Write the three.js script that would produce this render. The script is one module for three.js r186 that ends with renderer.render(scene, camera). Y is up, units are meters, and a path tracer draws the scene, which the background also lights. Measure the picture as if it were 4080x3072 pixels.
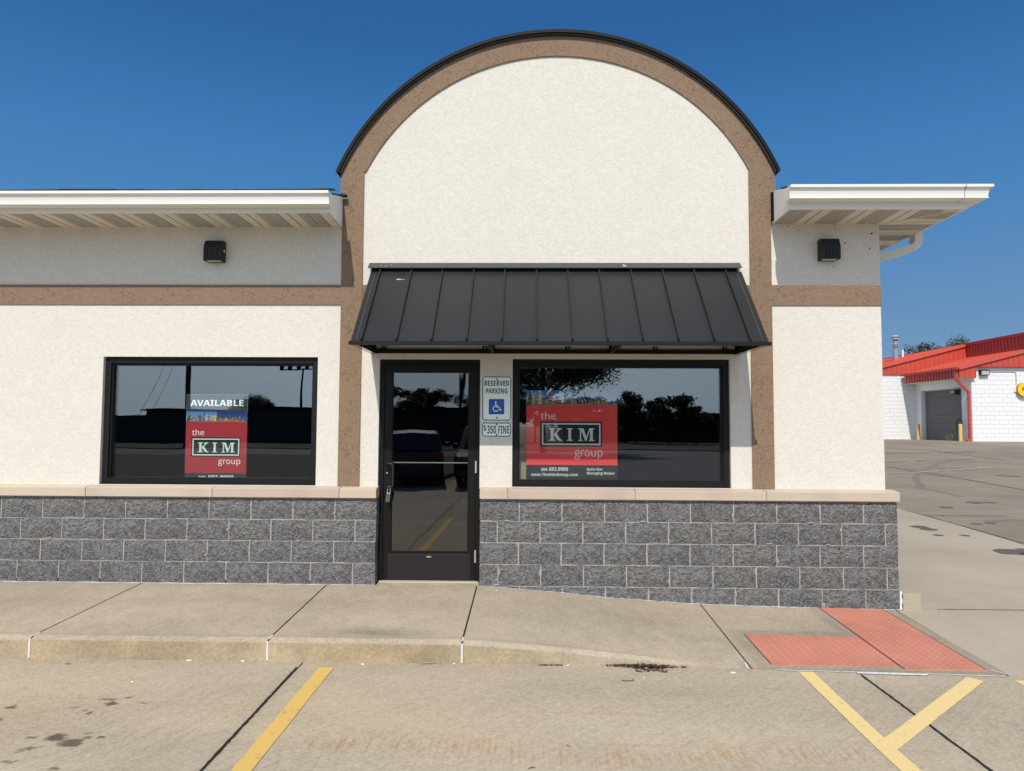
import * as THREE from 'three';
import { mergeGeometries, mergeVertices, toCreasedNormals } from 'three/addons/utils/BufferGeometryUtils.js';
import { RoundedBoxGeometry } from 'three/addons/geometries/RoundedBoxGeometry.js';

// ---------------------------------------------------------------- camera, sky, sun, exposure
const scene = new THREE.Scene();
const camera = new THREE.PerspectiveCamera(56.64, 1024 / 771, 0.05, 2000);
camera.position.set(0.1976, 1.7141, 6.8752);
camera.rotation.set(0.05550, 0.021545, 0.004866, 'YXZ');
const SUN = new THREE.Vector3(-0.155, 1.07, 1).normalize();
{ // clear, slightly hazy sky: blue overhead, paler towards the horizon and round the sun
  const w = 512, h = 256, d = new Float32Array(w * h * 4);
  const stops = [[-0.05, .165, .275, .400], [0.0, .165, .275, .400], [0.08, .135, .250, .398], [0.16, .098, .215, .390], [0.25, .062, .186, .392], [0.34, .042, .160, .375], [0.485, .0215, .097, .272], [0.7, .018, .082, .240], [1.0, .018, .078, .23]];
  for (let j = 0; j < h; j++) for (let i = 0; i < w; i++) {
    const el = ((j + .5) / h - .5) * Math.PI, az = ((i + .5) / w - .5) * 2 * Math.PI;
    const v = new THREE.Vector3(Math.cos(el) * Math.cos(az), Math.sin(el), Math.cos(el) * Math.sin(az));
    const s = Math.max(v.y, -0.05);
    let k = 0; while (k < stops.length - 2 && s > stops[k + 1][0]) k++;
    const t = Math.min(1, Math.max(0, (s - stops[k][0]) / (stops[k + 1][0] - stops[k][0])));
    const c = Math.max(0, v.dot(SUN)), air = 1 / (s + .16) , glow = (.22 * c * c + .20 * c ** 6) * Math.min(4.2, air) + .5 * c ** 30;
    const low = v.y < 0 ? .55 : 1;
    for (let q = 0; q < 3; q++) d[(j * w + i) * 4 + q] = low * ((stops[k][q + 1] * (1 - t) + stops[k + 1][q + 1] * t) + glow * [.92, 1, 1.02][q]);
    d[(j * w + i) * 4 + 3] = 1;
  }
  const tex = new THREE.DataTexture(d, w, h, THREE.RGBAFormat, THREE.FloatType);
  tex.mapping = THREE.EquirectangularReflectionMapping; tex.magFilter = tex.minFilter = THREE.LinearFilter; tex.needsUpdate = true;
  scene.background = tex; scene.environment = tex;
}
const sun = new THREE.DirectionalLight(new THREE.Color().setRGB(1, .93, .83), 2.85);
sun.position.copy(SUN).multiplyScalar(60); sun.target.position.set(0, 0, 0); sun.castShadow = true;
Object.assign(sun.shadow.camera, { left: -35, right: 35, top: 35, bottom: -35, near: 1, far: 160 }); sun.shadow.mapSize.set(4096, 4096);
scene.add(sun, sun.target);
const renderer = new THREE.WebGLRenderer({ antialias: true });
renderer.toneMapping = THREE.LinearToneMapping; renderer.toneMappingExposure = 1.3;
renderer.shadowMap.enabled = true; renderer.setSize(1024, 771);

// ---------------------------------------------------------------- helpers
let seed = 12345;
const rnd = () => { seed = (seed + 0x6D2B79F5) | 0; let t = Math.imul(seed ^ (seed >>> 15), 1 | seed); t = (t + Math.imul(t ^ (t >>> 7), 61 | t)) ^ t; return ((t ^ (t >>> 14)) >>> 0) / 4294967296; };
const rr = (a, b) => a + (b - a) * rnd();
const clamp = (x, a = 0, b = 1) => Math.min(b, Math.max(a, x));
const lerp = (a, b, t) => a + (b - a) * t;
const used = {};
const numbered = (n) => { const k = used[n] = (used[n] ?? -1) + 1; return k ? `${n}_${String(k).padStart(3, '0')}` : n; };
const V3 = (x, y, z) => new THREE.Vector3(x, y, z);
const flat = (x) => (Array.isArray(x) ? x : [x]);
function join(list) {
  list = flat(list).map((g) => { g = g.index ? g.toNonIndexed() : g; for (const k of Object.keys(g.attributes)) if (!['position', 'normal', 'uv'].includes(k)) g.deleteAttribute(k); return g; });
  return list.length > 1 ? mergeGeometries(list, false) : list[0];
}
// uv in metres, looked up along the axis that each face points to most
function metres(g, ou = 0, ov = 0) {
  g = g.index ? g.toNonIndexed() : g;
  const p = g.attributes.position, uv = new Float32Array(p.count * 2), a = V3(), b = V3(), c = V3(), n = V3();
  for (let i = 0; i < p.count; i += 3) {
    a.fromBufferAttribute(p, i); b.fromBufferAttribute(p, i + 1); c.fromBufferAttribute(p, i + 2);
    n.copy(b).sub(a).cross(c.clone().sub(a)); const ax = Math.abs(n.x), ay = Math.abs(n.y), az = Math.abs(n.z);
    [a, b, c].forEach((q, k) => { const [u, v] = az >= ax && az >= ay ? [q.x, q.y] : ay >= ax ? [q.x, q.z] : [q.z, q.y]; uv[(i + k) * 2] = u + ou; uv[(i + k) * 2 + 1] = v + ov; });
  }
  g.setAttribute('uv', new THREE.BufferAttribute(uv, 2));
  return g;
}
function mesh(name, geo, mat, parent) {
  const m = new THREE.Mesh(Array.isArray(geo) ? join(geo) : geo, mat);
  m.castShadow = m.receiveShadow = true; m.name = parent ? name : numbered(name);
  (parent ?? scene).add(m);
  return m;
}
function thing(name, label, category, pos = [0, 0, 0], group) {
  const o = new THREE.Group(); o.name = numbered(name); o.position.set(...pos); scene.add(o);
  o.userData = { label, category }; if (group) o.userData.group = group;
  return o;
}
function setting(name) { const o = new THREE.Group(); o.name = numbered(name); o.userData.kind = 'structure'; scene.add(o); return o; }
const box = (x0, x1, y0, y1, z0, z1) => metres(new THREE.BoxGeometry(x1 - x0, y1 - y0, z1 - z0).translate((x0 + x1) / 2, (y0 + y1) / 2, (z0 + z1) / 2));
const rbox = (x0, x1, y0, y1, z0, z1, r = .004, s = 1) => metres(new RoundedBoxGeometry(x1 - x0, y1 - y0, z1 - z0, s, r).translate((x0 + x1) / 2, (y0 + y1) / 2, (z0 + z1) / 2));
const shapeOf = (pts) => new THREE.Shape(pts.map(([x, y]) => new THREE.Vector2(x, y)));
function prism(pts, z0, z1, holes = [], bevel = 0) { // outline in x,y, pushed from z0 to z1
  const s = pts instanceof THREE.Shape ? pts : shapeOf(pts);
  for (const h of holes) s.holes.push(new THREE.Path(h.map(([x, y]) => new THREE.Vector2(x, y))));
  const g = new THREE.ExtrudeGeometry(s, { depth: z1 - z0 - 2 * bevel, bevelEnabled: bevel > 0, bevelThickness: bevel, bevelSize: bevel, bevelOffset: -bevel, bevelSegments: 1, curveSegments: 24 });
  return metres(g.translate(0, 0, z0 + bevel));
}
function prismX(pts, x0, x1, bevel = 0) { // outline in z,y, pushed along x
  const g = new THREE.ExtrudeGeometry(shapeOf(pts.map(([z, y]) => [-z, y])), { depth: x1 - x0 - 2 * bevel, bevelEnabled: bevel > 0, bevelThickness: bevel, bevelSize: bevel, bevelOffset: -bevel, bevelSegments: 1 });
  g.translate(0, 0, x0 + bevel); g.rotateY(Math.PI / 2); return metres(g);
}
function slabXZ(pts, y0, y1, fn) { // outline in x,z; fn(x,z) gives the height of the top
  const s = new THREE.ExtrudeGeometry(shapeOf(pts.map(([x, z]) => [x, -z])), { depth: y1 - y0, bevelEnabled: false });
  s.rotateX(-Math.PI / 2).translate(0, y0, 0); return metres(s);
}
function tube(pts, r, seg = 8, closed = false, n = 0) {
  const c = pts.length > 2 ? new THREE.CatmullRomCurve3(pts, closed, 'catmullrom', .1) : new THREE.LineCurve3(pts[0], pts[1]);
  return new THREE.TubeGeometry(c, n || (pts.length > 2 ? pts.length * 5 : 1), r, seg, closed);
}
function bar(a, b, w, h) { // square bar from a to b
  const d = b.clone().sub(a), g = new THREE.BoxGeometry(w, h, d.length());
  const m = new THREE.Matrix4().lookAt(b, a, Math.abs(d.y) > .95 * d.length() ? V3(0, 0, 1) : V3(0, 1, 0)); m.setPosition(a.clone().add(b).multiplyScalar(.5));
  return metres(g.applyMatrix4(m));
}
const cyl = (r0, r1, h, x, y, z, n = 16) => new THREE.CylinderGeometry(r0, r1, h, n).translate(x, y, z);
// ---------------------------------------------------------------- textures
function noiseGrid(cells, s0) { const old = seed; seed = s0; const g = new Float32Array(cells * cells); for (let i = 0; i < g.length; i++) g[i] = rnd(); seed = old; return g; }
function noise(cells, s0, cy = cells) { // tileable value noise on [0,1)^2
  const n = Math.max(cells, cy), g = noiseGrid(n, s0);
  return (u, v) => {
    let x = u * cells, y = v * cy; const i = Math.floor(x), j = Math.floor(y); x -= i; y -= j; x = x * x * (3 - 2 * x); y = y * y * (3 - 2 * y);
    const i0 = ((i % cells) + cells) % cells, i1 = (i0 + 1) % cells, j0 = ((j % cy) + cy) % cy, j1 = (j0 + 1) % cy;
    return lerp(lerp(g[j0 * n + i0], g[j0 * n + i1], x), lerp(g[j1 * n + i0], g[j1 * n + i1], x), y);
  };
}
function fbm(c, s, oct = 4, gain = .5) { const f = []; for (let k = 0; k < oct; k++) f.push(noise(c * 2 ** k, s + k * 7)); return (u, v) => { let a = 1, t = 0, n = 0; for (const q of f) { t += a * q(u, v); n += a; a *= gain; } return t / n; }; }
const s8 = (x) => { x = clamp(x); return 255 * (x <= .0031308 ? 12.92 * x : 1.055 * x ** (1 / 2.4) - .055); };
function dataTex(w, h, fn, srgb, rep = 1, repY = rep, wrap = true) { // fn(u,v) -> linear [r,g,b] or a height
  const d = new Uint8Array(w * h * 4);
  for (let j = 0; j < h; j++) for (let i = 0; i < w; i++) {
    const c = fn((i + .5) / w, (j + .5) / h), o = (j * w + i) * 4;
    if (srgb) { d[o] = s8(c[0]); d[o + 1] = s8(c[1]); d[o + 2] = s8(c[2]); } else d[o] = d[o + 1] = d[o + 2] = 255 * clamp(c);
    d[o + 3] = 255;
  }
  const t = new THREE.DataTexture(d, w, h); t.magFilter = THREE.LinearFilter; t.minFilter = THREE.LinearMipmapLinearFilter; t.generateMipmaps = true;
  if (wrap) t.wrapS = t.wrapT = THREE.RepeatWrapping;
  if (srgb) t.colorSpace = THREE.SRGBColorSpace;
  t.repeat.set(rep, repY); t.needsUpdate = true; return t;
}
function canvasTex(w, h, draw) {
  const c = document.createElement('canvas'); c.width = w; c.height = h; draw(c.getContext('2d'), w, h);
  const t = new THREE.CanvasTexture(c); t.colorSpace = THREE.SRGBColorSpace; t.needsUpdate = true; return t;
}
const std = (r, g, b, rough = .8, o = {}) => new THREE.MeshStandardMaterial({ color: new THREE.Color().setRGB(r, g, b), roughness: rough, ...o });
const tint = (c, k) => c.map((x) => x * k);
function variety(base, f1, amt1, f2, amt2) { return (u, v) => { const k = 1 + amt1 * (f1(u, v) - .5) * 2 + amt2 * (f2(u, v) - .5) * 2; return tint(base, k); }; }

const wormA = fbm(50, 101, 2), wormB = fbm(92, 131, 2), grainN = noise(340, 151), grain2 = noise(200, 157), wormC = fbm(34, 171, 2), wormD = fbm(60, 173, 2);
const wallF = fbm(3, 11, 4), wallG = noise(210, 19), wallD = fbm(9, 27, 4);
const stuccoH = dataTex(1024, 1024, (u, v) => {
  const a = wormA(u + .012 * wormB(u, v), v), r = 1 - Math.min(1, Math.abs(a - .5) / .035), b = wormB(u, v), q = 1 - Math.min(1, Math.abs(b - .47) / .04);
  return .55 - .30 * r * (grain2(u, v) > .3 ? 1 : .2) - .26 * q + .40 * (grainN(u, v) - .5) + .05 * (b - .5);
}, false, 1 / 1.5);
const brownH = dataTex(1024, 1024, (u, v) => { const a = wormC(u + .012 * wormD(u, v), v), r = 1 - Math.min(1, Math.abs(a - .5) / .035); return .6 - .4 * r * (wallD(u, v) > .46 ? 1 : .3) + .12 * (grainN(u, v) - .5); }, false, 1 / 1.2);
const stuccoC = dataTex(1024, 1024, (u, v) => {
  const a = wormA(u + .012 * wormB(u, v), v), r = 1 - Math.min(1, Math.abs(a - .5) / .03), b = wormB(u, v), q = 1 - Math.min(1, Math.abs(b - .47) / .035) * (a > .45 ? 1 : 0);
  const k = .985 - .05 * r * (grain2(u, v) > .35 ? 1 : 0) - .04 * q + .025 * (wallF(u, v) - .5) + .12 * (wallG(u, v) - .5);
  return [.735 * k, .697 * k * (1 - .02 * (wallD(u, v) - .5)), .622 * k * (1 - .05 * (wallD(u, v) - .5))];
}, true, 1 / 1.5);
const brownC = dataTex(1024, 1024, (u, v) => {
  const a = wormC(u + .012 * wormD(u, v), v), b = wormD(u, v), r = Math.max(1 - Math.min(1, Math.abs(a - .5) / .045), .8 * (1 - Math.min(1, Math.abs(b - .5) / .04))), m = wallD(u, v) > .38 ? 1 : .55;
  const k = 1.05 - .42 * r * m * (grain2(u, v) > .3 ? 1 : .1) + .10 * (wallF(u, v) - .5) + .34 * (wallG(u, v) - .5);
  return [.240 * k, .162 * k, .105 * k];
}, true, 1 / 1.2);
const M = {};
M.stucco = new THREE.MeshStandardMaterial({ map: stuccoC, bumpMap: stuccoH, bumpScale: .0040, roughness: .92 });
M.brown = new THREE.MeshStandardMaterial({ map: brownC, bumpMap: brownH, bumpScale: .006, roughness: .9 });
// split-face block
const bf = fbm(22, 301, 3, .6), bg = noise(190, 307), bg2 = noise(330, 311), bcl = fbm(6, 313, 3);
const bm = fbm(62, 317, 2, .6);
const blockH = dataTex(1024, 1024, (u, v) => .46 * bf(u, v) + .36 * bm(u, v) + .18 * bg(u, v), false, 1 / .9);
const blockC = dataTex(1024, 1024, (u, v) => {
  const s = bg2(u + .31, v), p = bg(u, v + .2), k = .56 + .5 * (bf(u, v) - .3) + .7 * (bm(u, v) - .45) + .5 * (s - .4) + (p > .86 ? .9 : 0) - (p < .14 ? .3 : 0) + .2 * (bcl(u, v) - .5);
  return [.216 * k, .215 * k, .214 * k * (1 + .06 * (p - .5))];
}, true, 1 / .9);
M.block = [0.94, 1, 1.05, 1.0].map((k, i) => { const m = new THREE.MeshStandardMaterial({ map: blockC, bumpMap: blockH, bumpScale: .036, roughness: .88 }); m.color.setRGB(k * (i == 3 ? 1.02 : 1), k, k * (i == 3 ? .98 : 1)); return m; });
const mort = fbm(40, 331, 3);
M.mortar = new THREE.MeshStandardMaterial({ map: dataTex(256, 256, (u, v) => tint([.42, .38, .355], .8 + .4 * mort(u, v)), true, 1), bumpMap: dataTex(256, 256, mort, false, 2), bumpScale: .004, roughness: .95 });
const lime = fbm(5, 341, 5), lime2 = noise(180, 347);
M.cap = [1, .94, 1.05, .98].map((k, i) => { const m = new THREE.MeshStandardMaterial({ map: limeTex(), roughness: .85 }); m.color.setRGB(k, k * (i == 1 ? .985 : 1), k * (i == 2 ? .97 : 1)); return m; });
function limeTex() { return M.limeT ??= dataTex(512, 512, (u, v) => tint([.52, .435, .345], .88 + .2 * lime(u, v) + .06 * lime2(u, v)), true, 1); }
// concrete
const c1 = fbm(3, 401, 5), c2 = fbm(14, 409, 3), c3 = noise(420, 419), c4 = noise(250, 421), cst = fbm(5, 431, 4, .6);
const concA = (u, v) => .80 + .26 * c1(u, v) + .10 * c2(u, v) + .16 * (c3(u, v) - .5) + (c4(u, v) > .93 ? .13 : 0) - (c4(u, v) < .05 ? .18 : 0);
M.concrete = new THREE.MeshStandardMaterial({ map: dataTex(1024, 1024, (u, v) => tint([.440, .376, .283], concA(u, v)), true, 1 / 4), bumpMap: dataTex(512, 512, (u, v) => .5 * c3(u, v) + .5 * c4(u, v), false, 1), bumpScale: .0015, roughness: .93 });
const oldStreak = noise(9, 441, 90);
M.oldConcrete = new THREE.MeshStandardMaterial({ map: dataTex(1024, 1024, (u, v) => tint([.262, .218, .160], .60 + .36 * c1(u, v) + .30 * cst(u, v) + .20 * oldStreak(u, v) + .12 * (c3(u, v) - .5)), true, 1 / 6), roughness: .95 });
M.sealant = std(.012, .012, .013, .7);
M.crack = std(.05, .043, .035, .95);
M.caulk = std(.74, .74, .74, .6);
// metal and the rest
M.white = std(.80, .79, .75, .42);
M.soffit = std(.70, .655, .575, .55);
M.groove = std(.25, .22, .19, .8);
M.vent = new THREE.MeshStandardMaterial({ roughness: .7, map: dataTex(64, 64, (u, v) => { const s = (v * 4) % 1, k = s > .30 && s < .72 && u > .10 && u < .90 ? 0 : 1; return k ? [.66, .61, .53] : [.07, .06, .05]; }, true, 1) });
const darkMetal = (r, g, b, rough, spec) => new THREE.MeshPhysicalMaterial({ color: new THREE.Color().setRGB(r, g, b), roughness: rough, specularIntensity: spec });
M.bronze = darkMetal(.012, .011, .0115, .5, .45);
M.doorMetal = darkMetal(.010, .0085, .008, .45, .4);
const aw = fbm(4, 461, 4), aw2 = fbm(2, 467, 3);
M.awning = new THREE.MeshStandardMaterial({ map: dataTex(512, 512, (u, v) => tint([.0165, .0160, .0165], .85 + .3 * aw(u, v)), true, .5), roughnessMap: dataTex(256, 256, (u, v) => .85 + .25 * aw2(u, v), false, .7), roughness: .46 });
M.awningDark = std(.008, .008, .008, .6);
M.iron = darkMetal(.008, .008, .008, .6, .4);
M.steel = std(.55, .53, .5, .35, { metalness: .8 });
M.zinc = std(.42, .42, .41, .45);
M.shingle = [0, 1, 2].map((i) => std([.045, .06, .035][i], [.042, .055, .033][i], [.04, .05, .032][i], .95));
const gw = fbm(4, 471, 2);
const glassWave = dataTex(256, 256, (u, v) => gw(u, v * .5), false, 1);
M.glass = new THREE.MeshPhysicalMaterial({ color: new THREE.Color().setRGB(.97, 1, 1), roughness: .0, transmission: 1, thickness: 0, ior: 2.05, bumpMap: glassWave, bumpScale: .0006 });
M.doorGlass = new THREE.MeshPhysicalMaterial({ color: new THREE.Color().setRGB(.75, .72, .68), roughness: .0, transmission: 1, thickness: 0, ior: 2.1, bumpMap: glassWave, bumpScale: .0010 });
M.room = std(.030, .030, .032, .9);
M.plastic = darkMetal(.017, .018, .020, .5, .6);
M.lens = std(.62, .60, .52, .35);
const yw = fbm(30, 481, 3), yw2 = noise(300, 487);
const paintTex = (c, wear) => dataTex(512, 512, (u, v) => { const w = yw(u, v) * .7 + yw2(u, v) * .3, k = clamp((wear - w) / .12); return [0, 1, 2].map((q) => lerp(c[q] * (.93 + .14 * yw2(u, v)), [.29, .25, .19][q], k)); }, true, 1);
M.yellowOld = new THREE.MeshStandardMaterial({ map: paintTex([.72, .47, .125], .33), roughness: .8 });
M.yellow = new THREE.MeshStandardMaterial({ map: paintTex([.82, .61, .265], .28), roughness: .8 });
const td = fbm(6, 491, 4);
M.tactile = new THREE.MeshStandardMaterial({ map: dataTex(512, 512, (u, v) => tint([.56, .215, .148], .82 + .30 * td(u, v) + .08 * (yw2(u, v) - .5)), true, 1), roughness: .8 });
// ---------------------------------------------------------------- heights of the ground
const YW = [[-20, .186], [-.275, .186], [-.1, .18], [.535, .135], [.959, .095], [1.746, .046], [2.49, .025], [3.7, .008], [20, .008]];
const table = (t, x) => { let k = 0; while (k < t.length - 2 && x > t[k + 1][0]) k++; return lerp(t[k][1], t[k + 1][1], clamp((x - t[k][0]) / (t[k + 1][0] - t[k][0]))); };
const lotY = (x) => table([[-30, -.03], [.8, -.03], [3.5, -.052], [30, -.06]], x);
const frontY = (x) => Math.max(table([[-30, .126], [-.275, .126], [.4, .083], [1.1, .02], [1.75, -.04], [9, -.04]], x), lotY(x) + .002);
const curbZ = (x) => table([[-30, 1.545], [1, 1.545], [3.7, 1.60], [12, 1.63]], x);
const walkY = (x, z) => lerp(table(YW, x), frontY(x), clamp(z / 1.545));
const yardY = (z) => (z < 0 ? Math.min(1.075, .005 - .0402 * z) : lerp(.005, -.058, clamp(z / 1.6)));
function patch(x0, x1, z0, z1, top, drop, nx = 4, nz = 4) { // a slab: a top that follows a height function, and its four sides
  const P = [], U = [], N = (x, z, y, d = 0) => { P.push(x, y, z); U.push(x, z + d); };
  const X = (i) => lerp(x0, x1, i / nx), zz = (i, j) => lerp(typeof z0 === 'function' ? z0(X(i)) : z0, typeof z1 === 'function' ? z1(X(i)) : z1, j / nz);
  const pt = (i, j, d = 0) => [X(i), zz(i, j), top(X(i), zz(i, j)) - d, d];
  const quad = (a, b, c, d) => { for (const q of [a, b, c, a, c, d]) N(...q); };
  for (let i = 0; i < nx; i++) for (let j = 0; j < nz; j++) quad(pt(i, j), pt(i, j + 1), pt(i + 1, j + 1), pt(i + 1, j));
  for (let i = 0; i < nx; i++) { quad(pt(i, nz), pt(i, nz, drop), pt(i + 1, nz, drop), pt(i + 1, nz)); quad(pt(i + 1, 0), pt(i + 1, 0, drop), pt(i, 0, drop), pt(i, 0)); }
  for (let j = 0; j < nz; j++) { quad(pt(nx, j + 1), pt(nx, j + 1, drop), pt(nx, j, drop), pt(nx, j)); quad(pt(0, j), pt(0, j, drop), pt(0, j + 1, drop), pt(0, j + 1)); }
  const g = new THREE.BufferGeometry(); g.setAttribute('position', new THREE.Float32BufferAttribute(P, 3)); g.setAttribute('uv', new THREE.Float32BufferAttribute(U, 2)); g.computeVertexNormals(); return g;
}
function ribbon(pts, w, top, lift, wob = 0, n = 24, thick = 0) { // a strip on the ground along x,z points
  const c = [], P = [], U = [];
  for (let k = 0; k < pts.length - 1; k++) for (let i = 0; i < n; i++) c.push([lerp(pts[k][0], pts[k + 1][0], i / n), lerp(pts[k][1], pts[k + 1][1], i / n)]);
  c.push(pts[pts.length - 1]);
  const L = c.map((q, i) => { const a = c[Math.max(0, i - 1)], b = c[Math.min(c.length - 1, i + 1)], l = Math.hypot(b[0] - a[0], b[1] - a[1]) || 1; const e = w / 2 * (1 + wob * (rnd() - .5) * 2), f = w / 2 * (1 + wob * (rnd() - .5) * 2); const nx = -(b[1] - a[1]) / l, nz = (b[0] - a[0]) / l; return [[q[0] + nx * e, q[1] + nz * e], [q[0] - nx * f, q[1] - nz * f]]; });
  const put = (q) => { P.push(q[0], top(q[0], q[1]) + lift, q[1]); U.push(q[0], q[1]); };
  for (let i = 0; i < L.length - 1; i++) for (const q of [L[i][0], L[i + 1][1], L[i][1], L[i][0], L[i + 1][0], L[i + 1][1]]) put(q);
  const g = new THREE.BufferGeometry(); g.setAttribute('position', new THREE.Float32BufferAttribute(P, 3)); g.setAttribute('uv', new THREE.Float32BufferAttribute(U, 2)); g.computeVertexNormals();
  if (g.attributes.normal.getY(0) < 0) { for (let i = 0; i < P.length; i += 9) for (let k = 0; k < 3; k++) { const t = P[i + 3 + k]; P[i + 3 + k] = P[i + 6 + k]; P[i + 6 + k] = t; } for (let i = 0; i < U.length; i += 6) for (let k = 0; k < 2; k++) { const t = U[i + 2 + k]; U[i + 2 + k] = U[i + 4 + k]; U[i + 4 + k] = t; } g.setAttribute('position', new THREE.Float32BufferAttribute(P, 3)); g.setAttribute('uv', new THREE.Float32BufferAttribute(U, 2)); g.computeVertexNormals(); }
  return g;
}
// ---------------------------------------------------------------- ground, lot, sidewalk
const blob = (x, z, list) => { let k = 0; for (const [bx, bz, rx, rz, a] of list) { const d = Math.hypot((x - bx) / rx, (z - bz) / rz); if (d < 1) k = Math.max(k, a * clamp((1 - d) / .45)); } return k; };
const n1 = fbm(40, 501, 3), n2 = fbm(9, 507, 5), n3 = fbm(60, 511, 2), n4 = noise(620, 517), n5 = noise(13, 521, 140), n6 = fbm(5, 523, 4), n7 = noise(420, 541, 16), n8 = noise(1150, 547), n9 = noise(900, 557, 30), n10 = noise(1300, 561, 30);
const OIL = [[-2.41, 2.865, .075, .05, .62], [-2.30, 2.915, .09, .07, .6], [-2.95, 2.46, .05, .032, .55], [-2.385, 2.375, .06, .04, .6], [-2.46, 2.305, .07, .03, .5], [-2.32, 2.26, .05, .018, .4], [-2.475, 2.975, .06, .03, .5], [-2.435, 2.515, .035, .02, .5], [-2.89, 2.63, .03, .03, .5], [-2.17, 2.83, .035, .022, .6], [-2.27, 2.80, .03, .016, .4], [-2.56, 2.86, .035, .02, .5], [-2.24, 2.85, .04, .02, .45], [-2.60, 2.45, .035, .02, .3], [-2.5, 2.49, .03, .016, .35], [-2.2, 2.33, .03, .014, .5], [-2.48, 3.15, .05, .03, .4], [-2.2, 3.2, .03, .02, .5], [-2.5, 3.02, .03, .015, .4], [-2.62, 2.3, .03, .012, .25], [-3.12, 1.66, .03, .02, .5], [.44, 2.865, .018, .012, .85], [.235, 3.118, .025, .014, .85], [2.35, 1.80, .016, .012, .6], [-3.6, 3.3, .12, .08, .4], [-4.2, 2.6, .1, .07, .35]];
const lotMap = dataTex(2048, 1024, (u, v) => {
  const x = -6 + 13 * u, z = 1.5 + 5.2 * v, w = .5 * n3(u, v) + .5 * n1(u, v), wx = x + .07 * (n3(u, v * .4) - .5) + .03 * (n4(u, v * .4) - .5), wz = z + .07 * (n3(u + .3, v * .4) - .5) + .03 * (n4(u + .3, v * .4) - .5);
  let k = .83 + .34 * (n2(u, v) - .5) + .12 + .05 * (n9(u * .9 + v * .35, v * .4) - .5) * 2 + .10 * (n1(u, v) - .5) + .10 * (n4(u, v * .4) - .5) + .26 * (n8(u, v * .4) - .5) + (n8(u + .2, v * .4) > .95 ? .22 : 0) - (n4(u, v * .4 + .4) < .03 ? .25 : 0);
  const smear = clamp((n7(u + .02 * z, v) - .52) * 2.4) * clamp(1 - Math.abs(x + 1.95) / .55) * clamp(1 - Math.abs(z - 2.55) / .75) + .6 * clamp((n7(u, v + .5) - .5) * 2.4) * clamp(1 - Math.abs(x + .95) / .3) * clamp(1 - Math.abs(z - 2.95) / .35);
  k *= 1 - .22 * smear;
  k *= 1 - .12 * clamp((1.66 - z) / .10) * n1(u, v) - .10 * Math.exp(-(((x + 1.44) / .06) ** 2)) * n6(u, v) - .10 * Math.exp(-(((x - 2.58) / .06) ** 2)) * n6(u, v);
  let c = [.485 * k, .405 * k, .293 * k];
  const warm = clamp((n6(u, v) - .5) * 1.5); c = [c[0] * (1 + .07 * warm), c[1] * (1 - .01 * warm), c[2] * (1 - .14 * warm)];
  const rust = clamp((n10(u, v) - .52) * 4) * clamp(1 - Math.abs(z - 2.93 - .06 * Math.sin(x * 2)) / .20) * (x > -1 && x < 2.35 ? 1 : .15) * clamp((n2(u * 2, v) - .36) * 6) + .55 * clamp(1 - Math.abs(z - 2.40 - .03 * x) / .035) * clamp((n1(u, v) - .40) * 3) * (x > -.4 && x < 1 ? 1 : .2) + .5 * clamp(1 - Math.abs(z - 2.84) / .02) * clamp((n1(u, v) - .42) * 4) * (x > .6 && x < 2.4 ? 1 : 0);
  c = [lerp(c[0], c[0] * .92, .6 * rust), lerp(c[1], c[1] * .66, .7 * rust), lerp(c[2], c[2] * .40, .75 * rust)];
  const o = blob(wx, wz, OIL); c = c.map((q, i) => q * (1 - Math.min(.86, o * 1.35) * [.86, .89, .92][i]));
  return c;
}, true, 1 / 13, 1 / 5.2, false);
lotMap.offset.set(6 / 13, -1.5 / 5.2);
const walkMap = dataTex(2048, 512, (u, v) => {
  const x = -6 + 13 * u, z = -.2 + 1.9 * v;
  let k = .73 + .42 * n2(u, v * .25) + .12 * (n5(v, u) - .5) + .08 * (n4(u, v * .15) - .5) + .28 * (n8(u, v * .15) - .5) + (n8(u + .2, v * .15) > .96 ? .16 : 0);
  const dk = .13 * clamp(1 - Math.abs(z - .55) / .38) * clamp((n6(u, v * .3) - .3) * 3) * (x < -.3 ? 1 : .15) + .3 * clamp(1 - Math.hypot((x + .95) / .55, (z - 1.36) / .16)) * n1(u, v) * 2 + .16 * clamp((z + .1 - .2) / -.25 + 1) * 0;
  k *= 1 - dk;
  const face = z > 1.552; if (face) k *= .86 + .5 * (n1(u, v * .15) - .4) + .3 * (n2(u * 3, v) - .5); const tan = clamp((z - 1.535) / .02) * clamp(.9 - x / .9), t2 = clamp((n6(u + .4, v * .3) - .45) * 2.2) * .5;
  if (x > 1.85) { const e = (a, b, c2, d) => Math.max(Math.max(a - x, x - b), Math.max(c2 - z, z - d)), q2 = Math.min(e(2, 2.93, .82, 1.48), e(2.94, 3.53, .0, 1.54)); if (q2 > 0 && q2 < .15) k *= 1 - .20 * clamp((.15 - q2) / .06) * (.6 + .6 * n1(u, v * .15)); }
  let c = [.455 * k, .380 * k, .278 * k];
  const q = clamp(tan * (.45 + 1.1 * (n6(u * 3, v) - .3)) + .35 * t2 + .3 * clamp(1 - Math.abs(z - 1.44) / .06) * (n1(u, .3) > .5 ? 1 : .3));
  return [c[0] * lerp(1, 1.0, q), c[1] * lerp(1, .92, q), c[2] * lerp(1, .76, q)];
}, true, 1 / 13, 1 / 1.9, false);
walkMap.offset.set(6 / 13, .2 / 1.9);
const fineBump = dataTex(512, 512, (u, v) => .5 * c3(u, v) + .5 * c4(u, v), false, 1);
M.lot = new THREE.MeshStandardMaterial({ map: lotMap, bumpMap: fineBump, bumpScale: .0022, roughness: .94 });
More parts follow.
